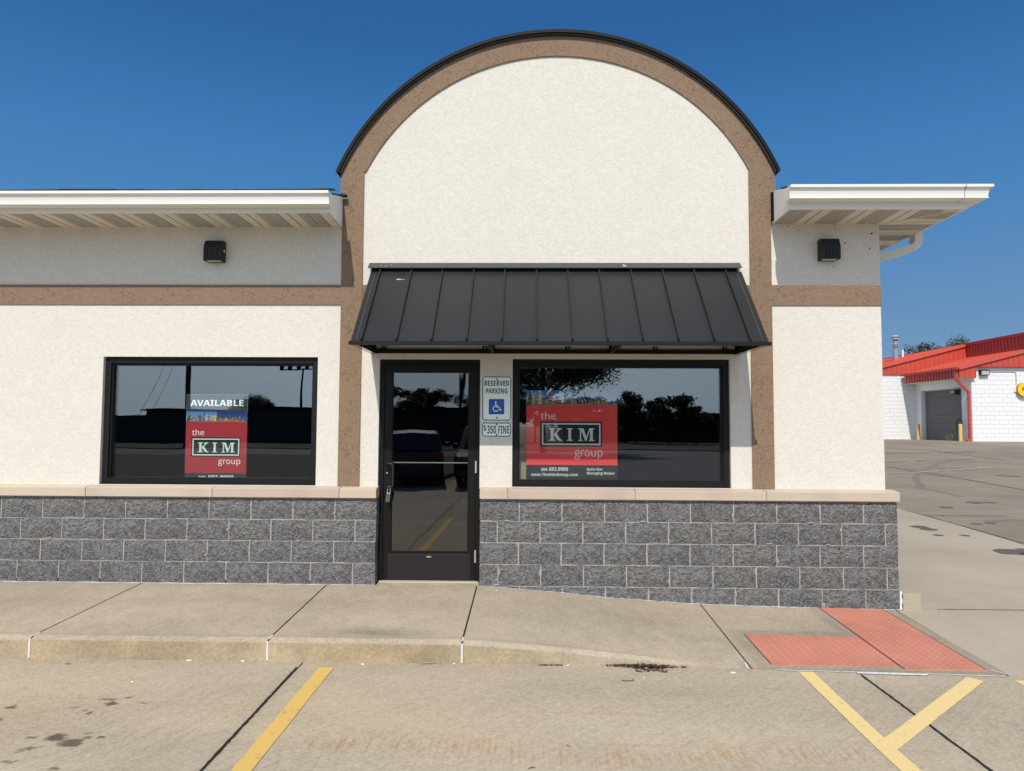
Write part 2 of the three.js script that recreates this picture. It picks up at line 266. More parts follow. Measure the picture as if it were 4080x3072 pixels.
M.walk = new THREE.MeshStandardMaterial({ map: walkMap, bumpMap: fineBump, bumpScale: .002, roughness: .93 });
const soilF = fbm(6, 551, 5);
M.soil = new THREE.MeshStandardMaterial({ map: dataTex(512, 512, (u, v) => tint([.13, .11, .06], .7 + .6 * soilF(u, v)), true, 1 / 12), roughness: 1 });
{ // one sheet out to the horizon
  const g = new THREE.PlaneGeometry(1600, 1600, 200, 200).rotateX(-Math.PI / 2), p = g.attributes.position, uv = g.attributes.uv;
  for (let i = 0; i < p.count; i++) { let x = p.getX(i), z = p.getZ(i); x = Math.sign(x) * 800 * (Math.abs(x) / 800) ** 2.2; z = Math.sign(z) * 800 * (Math.abs(z) / 800) ** 2.2; p.setXYZ(i, x, (z < 0 ? Math.min(1.075, -.0402 * z) : 0) - .14, z); uv.setXY(i, x, z); }
  g.computeVertexNormals(); const o = mesh('ground', g, M.soil); o.userData.kind = 'structure';
}
const lot = setting('parking_lot');
{
  const xs = [-13.4, -9.4, -5.44, -1.44, 2.58, 6.95, 11], zs = [6.4, 10.6, 15.6];
  mesh('joint_bed', patch(-13.4, 11, 1.50, 15.6, (x) => lotY(x) - .012, .2, 12, 2), M.crack, lot);
  for (let i = 0; i < 6; i++) {
    mesh('slab', patch(xs[i] + .006, xs[i + 1] - .006, curbZ, zs[0] - .006, (x) => lotY(x), .1, 6, 2), M.lot, lot);
    for (let j = 0; j < 2; j++) mesh('slab', patch(xs[i] + .006, xs[i + 1] - .006, zs[j] + .006, zs[j + 1] - .006, (x) => lotY(x), .1, 3, 1), M.concrete, lot);
  }
  for (const x of [-1.44, 2.58]) mesh('joint_sealant', ribbon([[x - .008, x < 0 ? 1.67 : 1.66], [x + .006, 3.4], [x, 6.4]], x < 0 ? .020 : .019, lotY, .0025, .3, 60), M.sealant, lot);
  mesh('yellow_line', ribbon([[-1.237, 1.67], [-1.227, 6.3]], .105, lotY, .004, .03, 60), M.yellowOld, lot);
  mesh('yellow_line', ribbon([[2.197, 1.60], [2.165, 2.72], [2.150, 6.3]], .105, lotY, .004, .03, 60), M.yellow, lot);
  mesh('yellow_line', ribbon([[2.165, 2.815], [3.345, 1.685]], .105, lotY, .0045, .03, 60), M.yellow, lot);
  mesh('yellow_line', ribbon([[3.655, 1.70], [3.66, 3.6]], .105, lotY, .004, .03, 60), M.yellow, lot);
  mesh('caulk', ribbon([[2.0, curbZ(2) + .012], [2.6, curbZ(2.6) + .014], [3.6, curbZ(3.6) + .016]], .014, lotY, .005, .6, 40), M.caulk, lot);
  mesh('caulk', ribbon([[2.56, 1.612], [2.75, 1.618], [3.05, 1.625]], .03, lotY, .007, .35, 16), M.caulk, lot);
}
const walk = setting('sidewalk');
{
  const xs = [-12.4, -10.62, -8.84, -7.06, -5.27, -3.49, -1.71, -.275, 1.83, 3.64];
  mesh('joint_bed', patch(-12.4, 3.63, -.05, (x) => curbZ(x) - .006, (x, z) => walkY(x, z) - .016, .2, 60, 6), M.crack, walk);
  const top = (x, z) => walkY(x, z) - .018 * clamp((z - 1.495) / .05) ** 2 * clamp((1.7 - x) / .6);
  for (let i = 0; i < xs.length - 1; i++) mesh('slab', patch(xs[i] + .007, xs[i + 1] - .007, -.05, curbZ, top, .3, 14, 32), M.walk, walk);
  mesh('door_step', patch(-1.236, -.258, -.20, -.052, () => .193, .2, 1, 1), M.walk, walk);
  // tooled line behind the edge, sealant in the joints and along the wall
  mesh('tooled_line', ribbon([[-6, 1.452], [-.275, 1.448], [.4, 1.455], [1.3, 1.50]], .007, walkY, .0015, .5, 60), std(.46, .39, .30, .9), walk);
  for (const x of [-5.27, -3.49, -1.71, -.275]) { mesh('caulk', [box(x - .006, x + .006, lotY(x) + .004, walkY(x, 1.53) - .015, 1.53, 1.5485), ribbon([[x, 1.44], [x + .004, 1.535]], .010, walkY, .002, .4, 8)], M.caulk, walk); }
  mesh('caulk', ribbon([[1.812, 1.45], [1.80, 1.57]], .012, walkY, .004, .4, 8), M.caulk, walk);
  mesh('caulk', ribbon([[3.55, 1.52], [3.63, 1.62]], .012, walkY, .004, .4, 8), M.caulk, walk);
  mesh('caulk', [ribbon([[-9, .008], [-1.25, .004]], .018, walkY, .003, .75, 160), ribbon([[-.25, .006], [.5, .012], [1.2, .012], [2.0, .012], [2.8, .012], [3.70, .014]], .022, walkY, .003, .7, 30)], M.caulk, walk);
}
// side yard: paler new slabs next to the building, older ones beyond
const yard = setting('side_yard');
{
  const xs = [3.645, 6.95, 10.95, 15.5, 20.0, 25, 32], zs = [1.62, -.04, -2.6, -5.47, -9.4, -13.4, -17.0, -20.6, -26.6];
  mesh('joint_bed', patch(3.645, 32, -32, 1.6, (x, z) => yardY(z) - .014, .2, 2, 40), M.crack, yard);
  for (let i = 0; i < 6; i++) for (let j = 0; j < zs.length - 1; j++) {
    const g = .007, m = i == 0 ? M.concrete : M.oldConcrete;
    mesh('slab', patch(xs[i] + g, xs[i + 1] - g, zs[j + 1] + g, j ? zs[j] - g : (x) => curbZ(x) - .0 + .02, (x, z) => yardY(z), .1, 2, 3), m, yard);
  }
  mesh('slab', patch(3.645, 32, -32, -26.61, () => 1.073, .1, 1, 1), M.oldConcrete, yard);
  for (const [pts, w] of [[[[4.05, -.03], [4.9, -.03], [6.9, -.035]], .012], [[[10.6, -14.05], [10.67, -12.7], [10.9, -10.9], [10.97, -8.9]], .035], [[[15.44, -20.57], [15.5, -16.4]], .04], [[[6.86, -6.3], [6.95, -4.7], [7.0, -3.1]], .016]]) mesh('joint_sealant', ribbon(pts, w, (x, z) => yardY(z), .004, .4, 20), M.sealant, yard);
  const yy = (x, z) => yardY(z);
  for (const pts of [[[13.01, -19.05], [14.84, -19.45]], [[15.22, -19.69], [16.69, -20.01]], [[11.24, -15.49], [11.98, -15.74]], [[12.39, -15.95], [12.78, -16.1]], [[16.44, -17.46], [16.9, -17.42]], [[12.29, -11.9], [12.68, -11.61]]]) mesh('crack', ribbon(pts, .10, yy, .004, .6, 30), M.crack, yard);
  mesh('crack', ribbon([[6.97, -5.46], [8.3, -5.47]], .02, yy, .004, .6, 30), M.crack, yard);
  mesh('patch_line', ribbon([[9.76, -12.48], [10.58, -12.56], [11.81, -13.18], [13.64, -14.18]], .11, yy, .0045, .7, 20), std(.42, .37, .29, .95), yard);
  for (const [pts, w] of [[[[8.95, -9.3], [9.19, -9.73], [9.48, -10.47], [9.89, -11.28], [10.55, -12.37], [11.43, -13.61], [12.96, -15.55], [14.17, -16.82], [14.73, -16.94]], .13], [[[8.83, -9.3], [8.96, -8.56], [8.95, -7.87]], .10], [[[9.6, -6.0], [11, -7.6], [13, -9.2]], .12], [[[7.6, -4.9], [8.05, -5.05], [8.6, -4.95]], .14]]) mesh('tyre_mark', ribbon(pts, w, yy, .0035, .35, 16), std(.215, .183, .140, .95), yard);
  mesh('oil_stain', stainDisc([[6.24, -4.38, .13], [6.27, -4.17, .14], [6.15, -3.71, .075], [6.53, -3.70, .075], [7.81, -6.38, .13], [6.45, -2.61, .22], [6.7, -2.75, .1], [6.62, -2.5, .12], [7.3, -4.68, .09], [7.55, -4.75, .09], [5.5, -5.5, .08], [8.7, -7.0, .16], [9.0, -7.02, .12]], (x, z) => yardY(z)), std(.125, .104, .082, .85), yard);
}
function stainDisc(list, top) { // irregular thin puddle marks on the slab
  const out = [];
  for (const [x, z, r] of list) { const n = 18, P = []; const rad = Array.from({ length: n }, () => r * rr(.8, 1.15)); for (let i = 0; i < n; i++) { const a = i / n * 2 * Math.PI, b = (i + 1) / n * 2 * Math.PI, q = rad[i], s = rad[(i + 1) % n]; const A = [x + Math.cos(a) * q, z + Math.sin(a) * q * .8], B = [x + Math.cos(b) * s, z + Math.sin(b) * s * .8]; for (const [u, v] of [[x, z], B, A]) P.push(u, top(u, v) + .003, v); } const g = new THREE.BufferGeometry(); g.setAttribute('position', new THREE.Float32BufferAttribute(P, 3)); g.setAttribute('uv', new THREE.Float32BufferAttribute(new Float32Array(P.length / 3 * 2), 2)); g.computeVertexNormals(); out.push(g); }
  return join(out);
}
// ---------------------------------------------------------------- the shop building
const shop = thing('shop_building', 'cream stucco shop with a brown arched gable and grey block base', 'building');
const ZS = -.08; // face of the stucco; the blocks' face is z = 0
const WIN = [[-3.99, -1.858, 1.12, 2.373], [.053, 2.158, 1.12, 2.363]];
const AX = .477, AY = 3.261, RO = 2.342, RI = 2.112;
const arc = (r, a0, a1, n = 48, cy = AY) => Array.from({ length: n + 1 }, (_, i) => { const a = lerp(a0, a1, i / n); return [AX + r * Math.cos(a), cy + r * Math.sin(a)]; });
{
  const a0 = Math.asin((4.18 - AY) / 2.28), pts = [[-9, 1.10], [-1.251, 1.10], [-1.251, 2.356], [-.263, 2.356], [-.263, 1.10], [3.62, 1.10], [3.62, 3.86], [2.55, 3.86], ...arc(2.28, a0, Math.PI - a0), [-1.60, 3.86], [-9, 3.86]];
  mesh('wall', prism(pts, -.33, ZS, WIN.map(([a, b, c, d]) => [[a, c], [a, d], [b, d], [b, c]])), M.stucco, shop);
  mesh('wall', [box(3.37, 3.62, 1.10, 3.86, -12, -.331), box(-9, 3.62, 0, 3.86, -12.25, -12.001)], M.stucco, shop);
  // brown arch with its two pilasters, and the band that runs across the wings
  const b0 = Math.asin((4.20 - AY) / RO), c0 = Math.asin((4.222 - AY - .018) / RI);
  const trim = [[-1.64, 1.112], [-1.64, 4.0], [-1.663, 4.003], [-1.663, 4.2], ...arc(RO, b0, Math.PI - b0, 60).reverse(), [2.619, 4.2], [2.619, 4.02], [2.569, 4.0], [2.569, 1.112], [2.36, 1.112], [2.36, 4.222], ...arc(RI, c0, Math.PI - c0, 60, AY + .018), [-1.43, 4.222], [-1.43, 1.112]];
  mesh('arch_trim', prism(trim, -.36, -.063), M.brown, shop);
  for (const [x0, x1] of [[-9, -1.641], [-1.429, 2.359], [2.57, 3.624]]) mesh('band', x0 < -5 || x1 > 3 ? box(x0, x1, 2.89, 3.087, -.20, -.067) : [box(x0, x1, 2.89, 3.087, -.20, -.067)], M.brown, shop);
  const e0 = Math.asin((4.20 - AY) / 2.36), ring = (r0, r1, e) => [...arc(r1, e, Math.PI - e, 60), ...arc(r0, e, Math.PI - e, 60).reverse()];
  mesh('barrel_roof', prism(ring(2.345, 2.376, e0), -3.6, -.012), M.iron, shop);
  mesh('drip_edge', prism(ring(2.330, 2.3445, e0 + .004), -.0625, -.030), std(.045, .045, .047, .4, { metalness: .4 }), shop);
}
// interior, seen only through dark glass
mesh('interior_room', [box(-8.9, 3.36, .10, .188, -7.2, -.331), box(-8.9, 3.36, 2.75, 2.85, -7.2, -.331), box(-8.9, 3.36, .188, 2.75, -7.4, -7.2), box(3.335, 3.365, .188, 2.75, -7.2, -.332), box(-9.0, -8.9, .1, 2.85, -7.4, -.331), box(-8.9, -1.26, .188, 1.0, -.45, -.332), box(-.25, 3.36, .188, 1.0, -.45, -.332)], M.room, shop);
// base: mortar behind, split-face blocks laid in front of it
mesh('mortar', [box(-9, -1.252, -.3, 1.008, -.33, -.0055), box(-.246, 3.678, -.3, 1.008, -.33, -.0055), box(3.40, 3.672, -.3, 1.008, -12, -.33)], M.mortar, shop);
mesh('base_wall', [box(-9, -6.36, -.2, 1.003, -.1, -.003), box(3.5, 3.69, -.2, 1.003, -12, -.42)], M.block[0], shop);
const blockCache = {};
function blockGeo(w, h, variant) {
  const key = w.toFixed(3) + h.toFixed(3) + variant; if (blockCache[key]) return blockCache[key];
  const nx = Math.max(2, Math.round(w / .08)), ny = 3, id = [], P = [], ou = rr(0, 3), ov = rr(0, 3);
  for (let j = 0; j <= ny; j++) for (let i = 0; i <= nx; i++) {
    const e = i == 0 || j == 0 || i == nx || j == ny, x = w * i / nx + (i % nx ? rr(-.014, .014) : rr(-.0022, .0022)), y = h * j / ny + (j % ny ? rr(-.012, .012) : rr(-.0022, .0022));
    P.push(x, y, e ? rr(-.003, .002) : rr(.002, .015));
  }
  for (let j = 0; j < ny; j++) for (let i = 0; i < nx; i++) { const a = j * (nx + 1) + i, b = a + 1, c = a + nx + 1, d = c + 1; rnd() < .5 ? id.push(a, b, d, a, d, c) : id.push(a, b, c, b, d, c); }
  const front = new THREE.BufferGeometry(); front.setAttribute('position', new THREE.Float32BufferAttribute(P, 3)); front.setIndex(id); front.computeVertexNormals();
  const f = front.toNonIndexed(), uv = []; for (let i = 0; i < f.attributes.position.count; i++) uv.push(f.attributes.position.getX(i) + ou, f.attributes.position.getY(i) + ov); f.setAttribute('uv', new THREE.Float32BufferAttribute(uv, 2));
  const S = [], edge = (a, b) => { const A = P.slice(a * 3, a * 3 + 3), B = P.slice(b * 3, b * 3 + 3); S.push(...A, A[0], A[1], -.12, ...B, ...B, A[0], A[1], -.12, B[0], B[1], -.12); };
  for (let i = 0; i < nx; i++) { edge(i, i + 1); edge(ny * (nx + 1) + i + 1, ny * (nx + 1) + i); }
  for (let j = 0; j < ny; j++) { edge((j + 1) * (nx + 1), j * (nx + 1)); edge(j * (nx + 1) + nx, (j + 1) * (nx + 1) + nx); }
  const sd = new THREE.BufferGeometry(); sd.setAttribute('position', new THREE.Float32BufferAttribute(S, 3)); sd.computeVertexNormals();
  return blockCache[key] = join([f, metres(sd, ou, ov)]);
}
{
  const rows = [[-4.8936, .1247], [-4.6974, -.0836], [-4.4947, .117], [-4.7155, -.0764], [null, .129]];
  rows.forEach(([l, r], k) => {
    const y0 = .8018 - .2032 * k + .0058, h = .1916;
    const lay = (x0, x1) => { const w = x1 - x0 - .0118; if (w < .03) return; const m = mesh('block', blockGeo(Math.abs(w - .3946) < .02 ? .3946 : w, h, Math.abs(w - .3946) < .02 ? Math.floor(rnd() * 6) : 0), M.block[Math.floor(rnd() * 4)], shop); m.position.set(x0 + .0059, y0, 0); };
    const run = (a, b, h0) => { let x = h0; while (x - .4064 > a) x -= .4064; const js = [a]; while (x < b - .02) { if (x > a + .02) js.push(x); x += .4064; } js.push(b); for (let i = 0; i < js.length - 1; i++) lay(js[i], js[i + 1]); };
    if (l !== null) run(-6.36, -1.240, l);
    run(-.257, 3.692, r);
  });
  // cap stones
  const prof = [[-.12, 1.012], [.031, 1.012], [.035, 1.016], [.035, 1.094], [.031, 1.099], [-.082, 1.116], [-.12, 1.116]];
  for (const [a, b] of [[-8.95, -7.73], [-7.73, -6.5], [-6.5, -5.28], [-5.28, -4.052], [-4.052, -2.821], [-2.821, -1.596], [-1.596, -1.239], [-.255, .015], [.015, 1.224], [1.224, 2.456], [2.456, 3.702]]) mesh('cap_stone', prismX(prof, a + .003, b - .003, .0015), M.cap[Math.floor(rnd() * 4)], shop);
  mesh('cap_stone', box(3.56, 3.702, 1.012, 1.098, -6, -.125), M.cap[0], shop);
  mesh('mortar', [box(-8.9, -1.26, 1.0125, 1.09, -.09, .026), box(-.24, 3.68, 1.0125, 1.09, -.09, .026)], std(.40, .31, .22, .95), shop);
  mesh('caulk', prism([[3.689, .01], [3.712, .012], [3.706, .05], [3.716, .09], [3.705, .13], [3.713, .17], [3.690, .185]], -.03, .006), M.caulk, shop);
}
// windows and door
function ring(a, b, c, d, wl, wr, wb, wt, z0, z1) { return [box(a, b, c, c + wb, z0, z1), box(a, b, d - wt, d, z0, z1), box(a, a + wl, c + wb, d - wt, z0, z1), box(b - wr, b, c + wb, d - wt, z0, z1)]; }
const plane = (a, b, c, d, z) => new THREE.PlaneGeometry(b - a, d - c).translate((a + b) / 2, (c + d) / 2, z);
WIN.forEach(([a, b, c, d]) => {
  const f = mesh('window', [...ring(a + .004, b - .004, c + .003, d - .004, .052, .052, .052, .055, -.235, -.118), ...ring(a + .056, b - .056, c + .055, d - .059, .014, .014, .011, .022, -.215, -.140)], M.bronze, shop);
  for (const z of [-.168, -.186]) mesh('pane', plane(a + .066, b - .066, c + .062, d - .078, z), M.glass, f);
  mesh('sill', box(a + .004, b - .004, c - .012, c + .0028, -.235, -.086), M.bronze, f);
});
{
  const d = mesh('door', [...ring(-1.245, -.258, .196, 2.352, .040, .040, .001, .040, -.235, -.116), ...ring(-1.201, -.302, .210, 2.308, .072, .074, .270, .076, -.172, -.126), ...ring(-1.131, -.374, .478, 2.234, .008, .008, .010, .008, -.170, -.133)], M.doorMetal, shop);
  mesh('pane', plane(-1.128, -.377, .482, 2.231, -.150), M.doorGlass, d);
  mesh('kick_plate', rbox(-1.155, -.352, .214, .462, -.1275, -.1235, .001), std(.014, .013, .014, .3), d);
  mesh('name_plate', new THREE.CylinderGeometry(.026, .026, .003, 20).rotateX(Math.PI / 2).scale(1, .32, 1).translate(-.752, .437, -.1225), M.steel, d);
  mesh('threshold', prismX([[-.20, .194], [-.088, .194], [-.092, .202], [-.12, .209], [-.20, .209]], -1.235, -.268), std(.42, .38, .31, .6), d);
  for (const y of [2.156, 1.307, .446]) mesh('hinge', [cyl(.0085, .0085, .108, -.301, y, -.112, 10), cyl(.0095, .0095, .007, -.301, y - .055, -.112, 10), cyl(.0095, .0095, .007, -.301, y + .055, -.112, 10)], y < 2 ? M.zinc : M.bronze, d);
  mesh('handle', tube([V3(-1.170, 1.333, -.126), V3(-1.168, 1.336, -.085), V3(-1.150, 1.338, -.064), V3(-1.115, 1.336, -.058), V3(-1.101, 1.318, -.057), V3(-1.100, 1.22, -.057), V3(-1.102, 1.126, -.057), V3(-1.117, 1.110, -.058), V3(-1.152, 1.106, -.064), V3(-1.166, 1.107, -.085), V3(-1.168, 1.108, -.126)], .0115, 10, false, 60), std(.045, .035, .028, .35, { metalness: .5 }), d);
  mesh('lock', [cyl(.019, .021, .014, 0, 0, 0, 20).rotateX(Math.PI / 2).translate(-1.169, 1.243, -.119)], M.doorMetal, d);
  mesh('lock_cylinder', cyl(.0095, .0095, .004, 0, 0, 0, 16).rotateX(Math.PI / 2).translate(-1.169, 1.243, -.111), M.steel, d);
  mesh('push_bar', box(-1.128, -.377, 1.338, 1.346, -.205, -.185), std(.5, .55, .48, .4), d);
}
// eaves
function clip(poly, f) { const out = []; for (let i = 0; i < poly.length; i++) { const a = poly[i], b = poly[(i + 1) % poly.length], fa = f(a), fb = f(b); if (fa >= 0) out.push(a); if (fa * fb < 0) { const t = fa / (fa - fb); out.push([lerp(a[0], b[0], t), lerp(a[1], b[1], t)]); } } return out; }
const hslab = (poly, y, t) => { const g = new THREE.ExtrudeGeometry(shapeOf(poly.map(([x, z]) => [x, -z])), { depth: t, bevelEnabled: false }); return metres(g.rotateX(-Math.PI / 2).translate(0, y, 0)); };
function ventGeo(poly, y, along) { // face down; u across the strip, v along it in units of four slots
  const s = new THREE.ShapeGeometry(shapeOf(poly.map(([x, z]) => [x, -z]))).rotateX(-Math.PI / 2).translate(0, y, 0), p = s.attributes.position, uv = s.attributes.uv;
  s.computeBoundingBox(); const { min, max } = s.boundingBox;
  for (let i = 0; i < p.count; i++) { const u = along == 'z' ? (p.getX(i) - min.x) / .088 : (p.getZ(i) - min.z) / .088, v = (along == 'z' ? p.getZ(i) : p.getX(i)) / .056; uv.setXY(i, u, v); }
  const idx = s.index.array; for (let i = 0; i < idx.length; i += 3) { const t = idx[i]; idx[i] = idx[i + 1]; idx[i + 1] = t; } s.computeVertexNormals(); return s.toNonIndexed();
}
function soffitPanel(x0, pitch, y, keep, along = 'z', z0 = ZS, z1 = .40, vents = [0, 1]) {
  const strips = []; let vent = [];
  for (let k = 0; k < 4; k++) {
    const w = pitch / 4, a = x0 + k * w + .007, b = x0 + (k + 1) * w - .007;
    let poly = along == 'z' ? [[a, z0], [b, z0], [b, z1], [a, z1]] : [[z0, a], [z1, a], [z1, b], [z0, b]];
    for (const f of keep) poly = clip(poly, f);
    if (poly.length < 3) continue;
    strips.push(hslab(poly, y, .012)); if (vents.includes(k)) vent.push(ventGeo(poly, y - .002, along));
  }
  if (!strips.length) return;
  const m = mesh('soffit_panel', strips, M.soffit, shop); if (vent.length) mesh('vent', vent, M.vent, m);
}
for (let k = 0; k < 12; k++) soffitPanel(-1.938 - .387 * (k - 1), .387, 3.665, [([x]) => -1.648 - x]);
for (let k = 0; k < 5; k++) soffitPanel(2.585 + .402 * k, .402, 3.69, [([x]) => 4.15 - x, ([x, z]) => (z - ZS) - (x - 3.62) * .943 - .012]);
for (let k = 0; k < 9; k++) soffitPanel(.40 - .402 * (k + 1), .402, 3.69, [([x]) => 4.15 - x, ([x, z]) => (x - 3.62) * .943 - (z - ZS) - .012], 'x', 3.62, 4.15, [1, 2]);
mesh('soffit_board', hslab([[-9, ZS], [-1.645, ZS], [-1.645, .40], [-9, .40]], 3.673, .02), M.groove, shop);
mesh('soffit_board', [hslab([[2.58, -.05], [4.15, -.05], [4.15, .40], [2.58, .40]], 3.698, .02), hslab([[3.62, -6], [4.15, -6], [4.15, -.05], [3.62, -.05]], 3.698, .02)], M.groove, shop);
{ const b = bar(V3(3.625, 3.688, -.075), V3(4.15, 3.688, .415), .02, .008); for (const g of [b, box(-9, -1.65, 3.655, 3.668, -.079, -.062), box(2.59, 3.63, 3.68, 3.693, -.079, -.062)]) mesh('soffit_trim', g, M.soffit, shop); }
mesh('fascia', [box(-9, -1.645, 3.662, 3.835, .40, .42), prismX([[-.04, 3.662], [.42, 3.662], [.42, 3.835], [-.04, 3.96]], -1.6448, -1.632)], M.white, shop);
mesh('fascia', [box(2.585, 4.15, 3.687, 3.885, .40, .42), box(4.15, 4.17, 3.687, 3.885, -6, .42), prismX([[-.04, 3.687], [.42, 3.687], [.42, 3.885], [-.04, 4.01]], 2.572, 2.5848)], M.white, shop);
function gutter(path, y) { // K-style profile swept along a mitred path
  const pr = [[0, 0], [.114, 0], [.118, .002], [.118, .010], [.112, .0125], [.116, .045], [.122, .070], [.131, .086], [.134, .0915], [.147, .094], [.147, .118], [.142, .120], [0, .118]];
  const P = [], ring_ = path.map(([x, z, ox, oz]) => pr.map(([o, h]) => [x + ox * o, y + h, z + oz * o]));
  for (let i = 0; i < path.length - 1; i++) for (let k = 0; k < pr.length; k++) { const a = ring_[i][k], b = ring_[i][(k + 1) % pr.length], c = ring_[i + 1][(k + 1) % pr.length], d = ring_[i + 1][k]; P.push(...a, ...b, ...c, ...a, ...c, ...d); }
  const capEnd = (q, f) => { for (let k = 1; k < pr.length - 1; k++) f ? P.push(...q[0], ...q[k], ...q[k + 1]) : P.push(...q[0], ...q[k + 1], ...q[k]); };
  capEnd(ring_[0], true); capEnd(ring_[ring_.length - 1], false);
  const g = new THREE.BufferGeometry(); g.setAttribute('position', new THREE.Float32BufferAttribute(P, 3)); g.computeVertexNormals(); return metres(g);
}
mesh('gutter', gutter([[-1.605, .421, 0, 1], [-9, .421, 0, 1]], 3.705), M.white, shop);
mesh('gutter', gutter([[4.171, -6, 1, 0], [4.171, .421, 1, 1], [2.535, .421, 0, 1]], 3.749), M.white, shop);
mesh('gutter_joint', gutter([[4.08, .4215, 0, 1.012], [4.072, .4215, 0, 1.012]], 3.7485), M.zinc, shop);
{ const rs = new THREE.Shape(); rs.moveTo(-.055, -.04); rs.lineTo(.055, -.04); rs.lineTo(.055, .04); rs.lineTo(.0, .034); rs.lineTo(-.055, .04); rs.closePath();
  const path = new THREE.CatmullRomCurve3([V3(4.205, 3.76, -.5), V3(4.204, 3.66, -.5), V3(4.198, 3.60, -.5), V3(4.165, 3.56, -.5), V3(4.115, 3.543, -.5), V3(3.95, 3.492, -.5), V3(3.76, 3.432, -.5), V3(3.70, 3.40, -.5), V3(3.675, 3.34, -.5), V3(3.672, 3.2, -.5), V3(3.672, 1.2, -.5)], false, 'catmullrom', .2);
  mesh('downspout', metres(new THREE.ExtrudeGeometry(rs, { steps: 90, extrudePath: path })), M.white, shop); }
// roof planes behind the eaves, and the row of shingles along the edge
function sheet(pts, t) { const P = [], q = (a, b, c) => P.push(...a, ...b, ...c), lo = pts.map(([x, y, z]) => [x, y - t, z]); for (let i = 1; i < pts.length - 1; i++) { q(pts[0], pts[i], pts[i + 1]); q(lo[0], lo[i + 1], lo[i]); } for (let i = 0; i < pts.length; i++) { const j = (i + 1) % pts.length; q(pts[i], lo[i], pts[j]); q(pts[j], lo[i], lo[j]); } const g = new THREE.BufferGeometry(); g.setAttribute('position', new THREE.Float32BufferAttribute(P, 3)); g.computeVertexNormals(); return metres(g); }
{
  const k = .27, yl = (z) => 3.848 + (.46 - z) * k, yr = (z) => 3.885 + (.47 - z) * k;
  const roof = mesh('roof', [sheet([[-9, yl(.46), .46], [-1.668, yl(.46), .46], [-1.668, yl(-5), -5], [-9, yl(-5), -5]], .03), sheet([[-1.6675, yl(-.37), -.37], [2.6, yl(-.37), -.37], [2.6, yl(-1.17), -1.17], [-1.24, yl(-5), -5], [-1.6675, yl(-5), -5]], .03), sheet([[2.625, yr(.47), .47], [4.22, yr(.47), .47], [2.625, yr(-1.125), -1.125]], .03), sheet([[4.2205, yr(.47), .47], [4.2205, yr(.47), -11], [-1.24, yr(-5), -11], [-1.24, yr(-5), -5]], .03)], M.shingle[0], shop);
  for (let x = -6.2; x < -1.64;) { const w = Math.min(rr(.22, .34), -1.61 - x), s = mesh('shingle', box(0, w - .004, 0, rr(.010, .016), -.16, rr(.0, .02)), M.shingle[Math.floor(rnd() * 3)], roof); s.position.set(x, 3.860 + rr(-.002, .006), .456); s.rotation.set(.262 + rr(0, .03), 0, rr(-.012, .012)); x += w; }
  for (let x = 2.575; x < 2.70;) { const w = .1, s = mesh('shingle', box(0, w, 0, .014, -.16, rr(0, .02)), M.shingle[Math.floor(rnd() * 3)], roof); s.position.set(x, 3.905, .36); s.rotation.set(.27, 0, rr(-.02, .02)); x += w; }
  mesh('flashing', box(-1.66, -1.585, 3.955, 3.970, -.04, .01), M.iron, shop);
}
mesh('gap_seal', box(2.5695, 2.5715, 3.70, 3.99, -.06, .02), M.iron, shop);
for (const k of [0, 1, 2, 5, 7]) mesh('weep_hole', box(-4.7155 + .4064 * k - .004, -4.7155 + .4064 * k + .004, .196, .226, -.02, -.002), M.iron, shop);
{ const out = []; for (let i = 0; i < 46; i++) { const r = Math.floor(rr(0, 5)), l = rnd() < .3 && r < 4, b0 = [[-4.8936, .1247], [-4.6974, -.0836], [-4.4947, .117], [-4.7155, -.0764], [0, .129]][r][l ? 0 : 1], x = b0 + .4064 * Math.floor(rr(0, 9)), y = .8018 - .2032 * r; if (rnd() < .6) out.push(new THREE.IcosahedronGeometry(1, 1).scale(rr(.004, .011), rr(.010, .03), .004).translate(x + rr(.007, .014) * (rnd() < .5 ? 1 : -1), y + rr(.02, .17), .002)); else out.push(new THREE.IcosahedronGeometry(1, 1).scale(rr(.015, .04), rr(.003, .007), .004).translate(x + rr(-.2, .2), y + rr(-.004, .010), .002)); } const m = mesh('mortar_smears', metres(join(out)), std(.36, .325, .30, .95), shop); m.userData.kind = 'stuff'; }
mesh('rust_stain', new THREE.IcosahedronGeometry(1, 1).scale(.012, .022, .006).translate(3.135, .575, .010), std(.16, .055, .015, .9), shop);
// specks of dirt left on the wall round the right lamp
{ const out = []; for (const [a, b, r] of [[320, 450, 6], [415, 492, 5], [735, 445, 8], [745, 478, 6], [1065, 520, 11], [770, 570, 7], [828, 605, 8], [1045, 655, 7], [848, 668, 4], [1117, 705, 4], [512, 530, 4], [450, 633, 4], [603, 805, 4], [720, 820, 5], [690, 775, 4], [375, 500, 4], [1050, 575, 4], [1090, 640, 4]]) { const x = 3.024 + (3000 + a * .443 - 3257.3) / 409.8, y = 3.526 - (700 + b * .443 - 959.6) / 409.8; out.push(new THREE.IcosahedronGeometry(r * .00108, 0).scale(rr(.8, 1.3), rr(.7, 1.2), .5).translate(x, y, ZS)); } const m = mesh('mud_specks', metres(join(out)), std(.06, .04, .03, .95), shop); m.userData.kind = 'stuff'; }
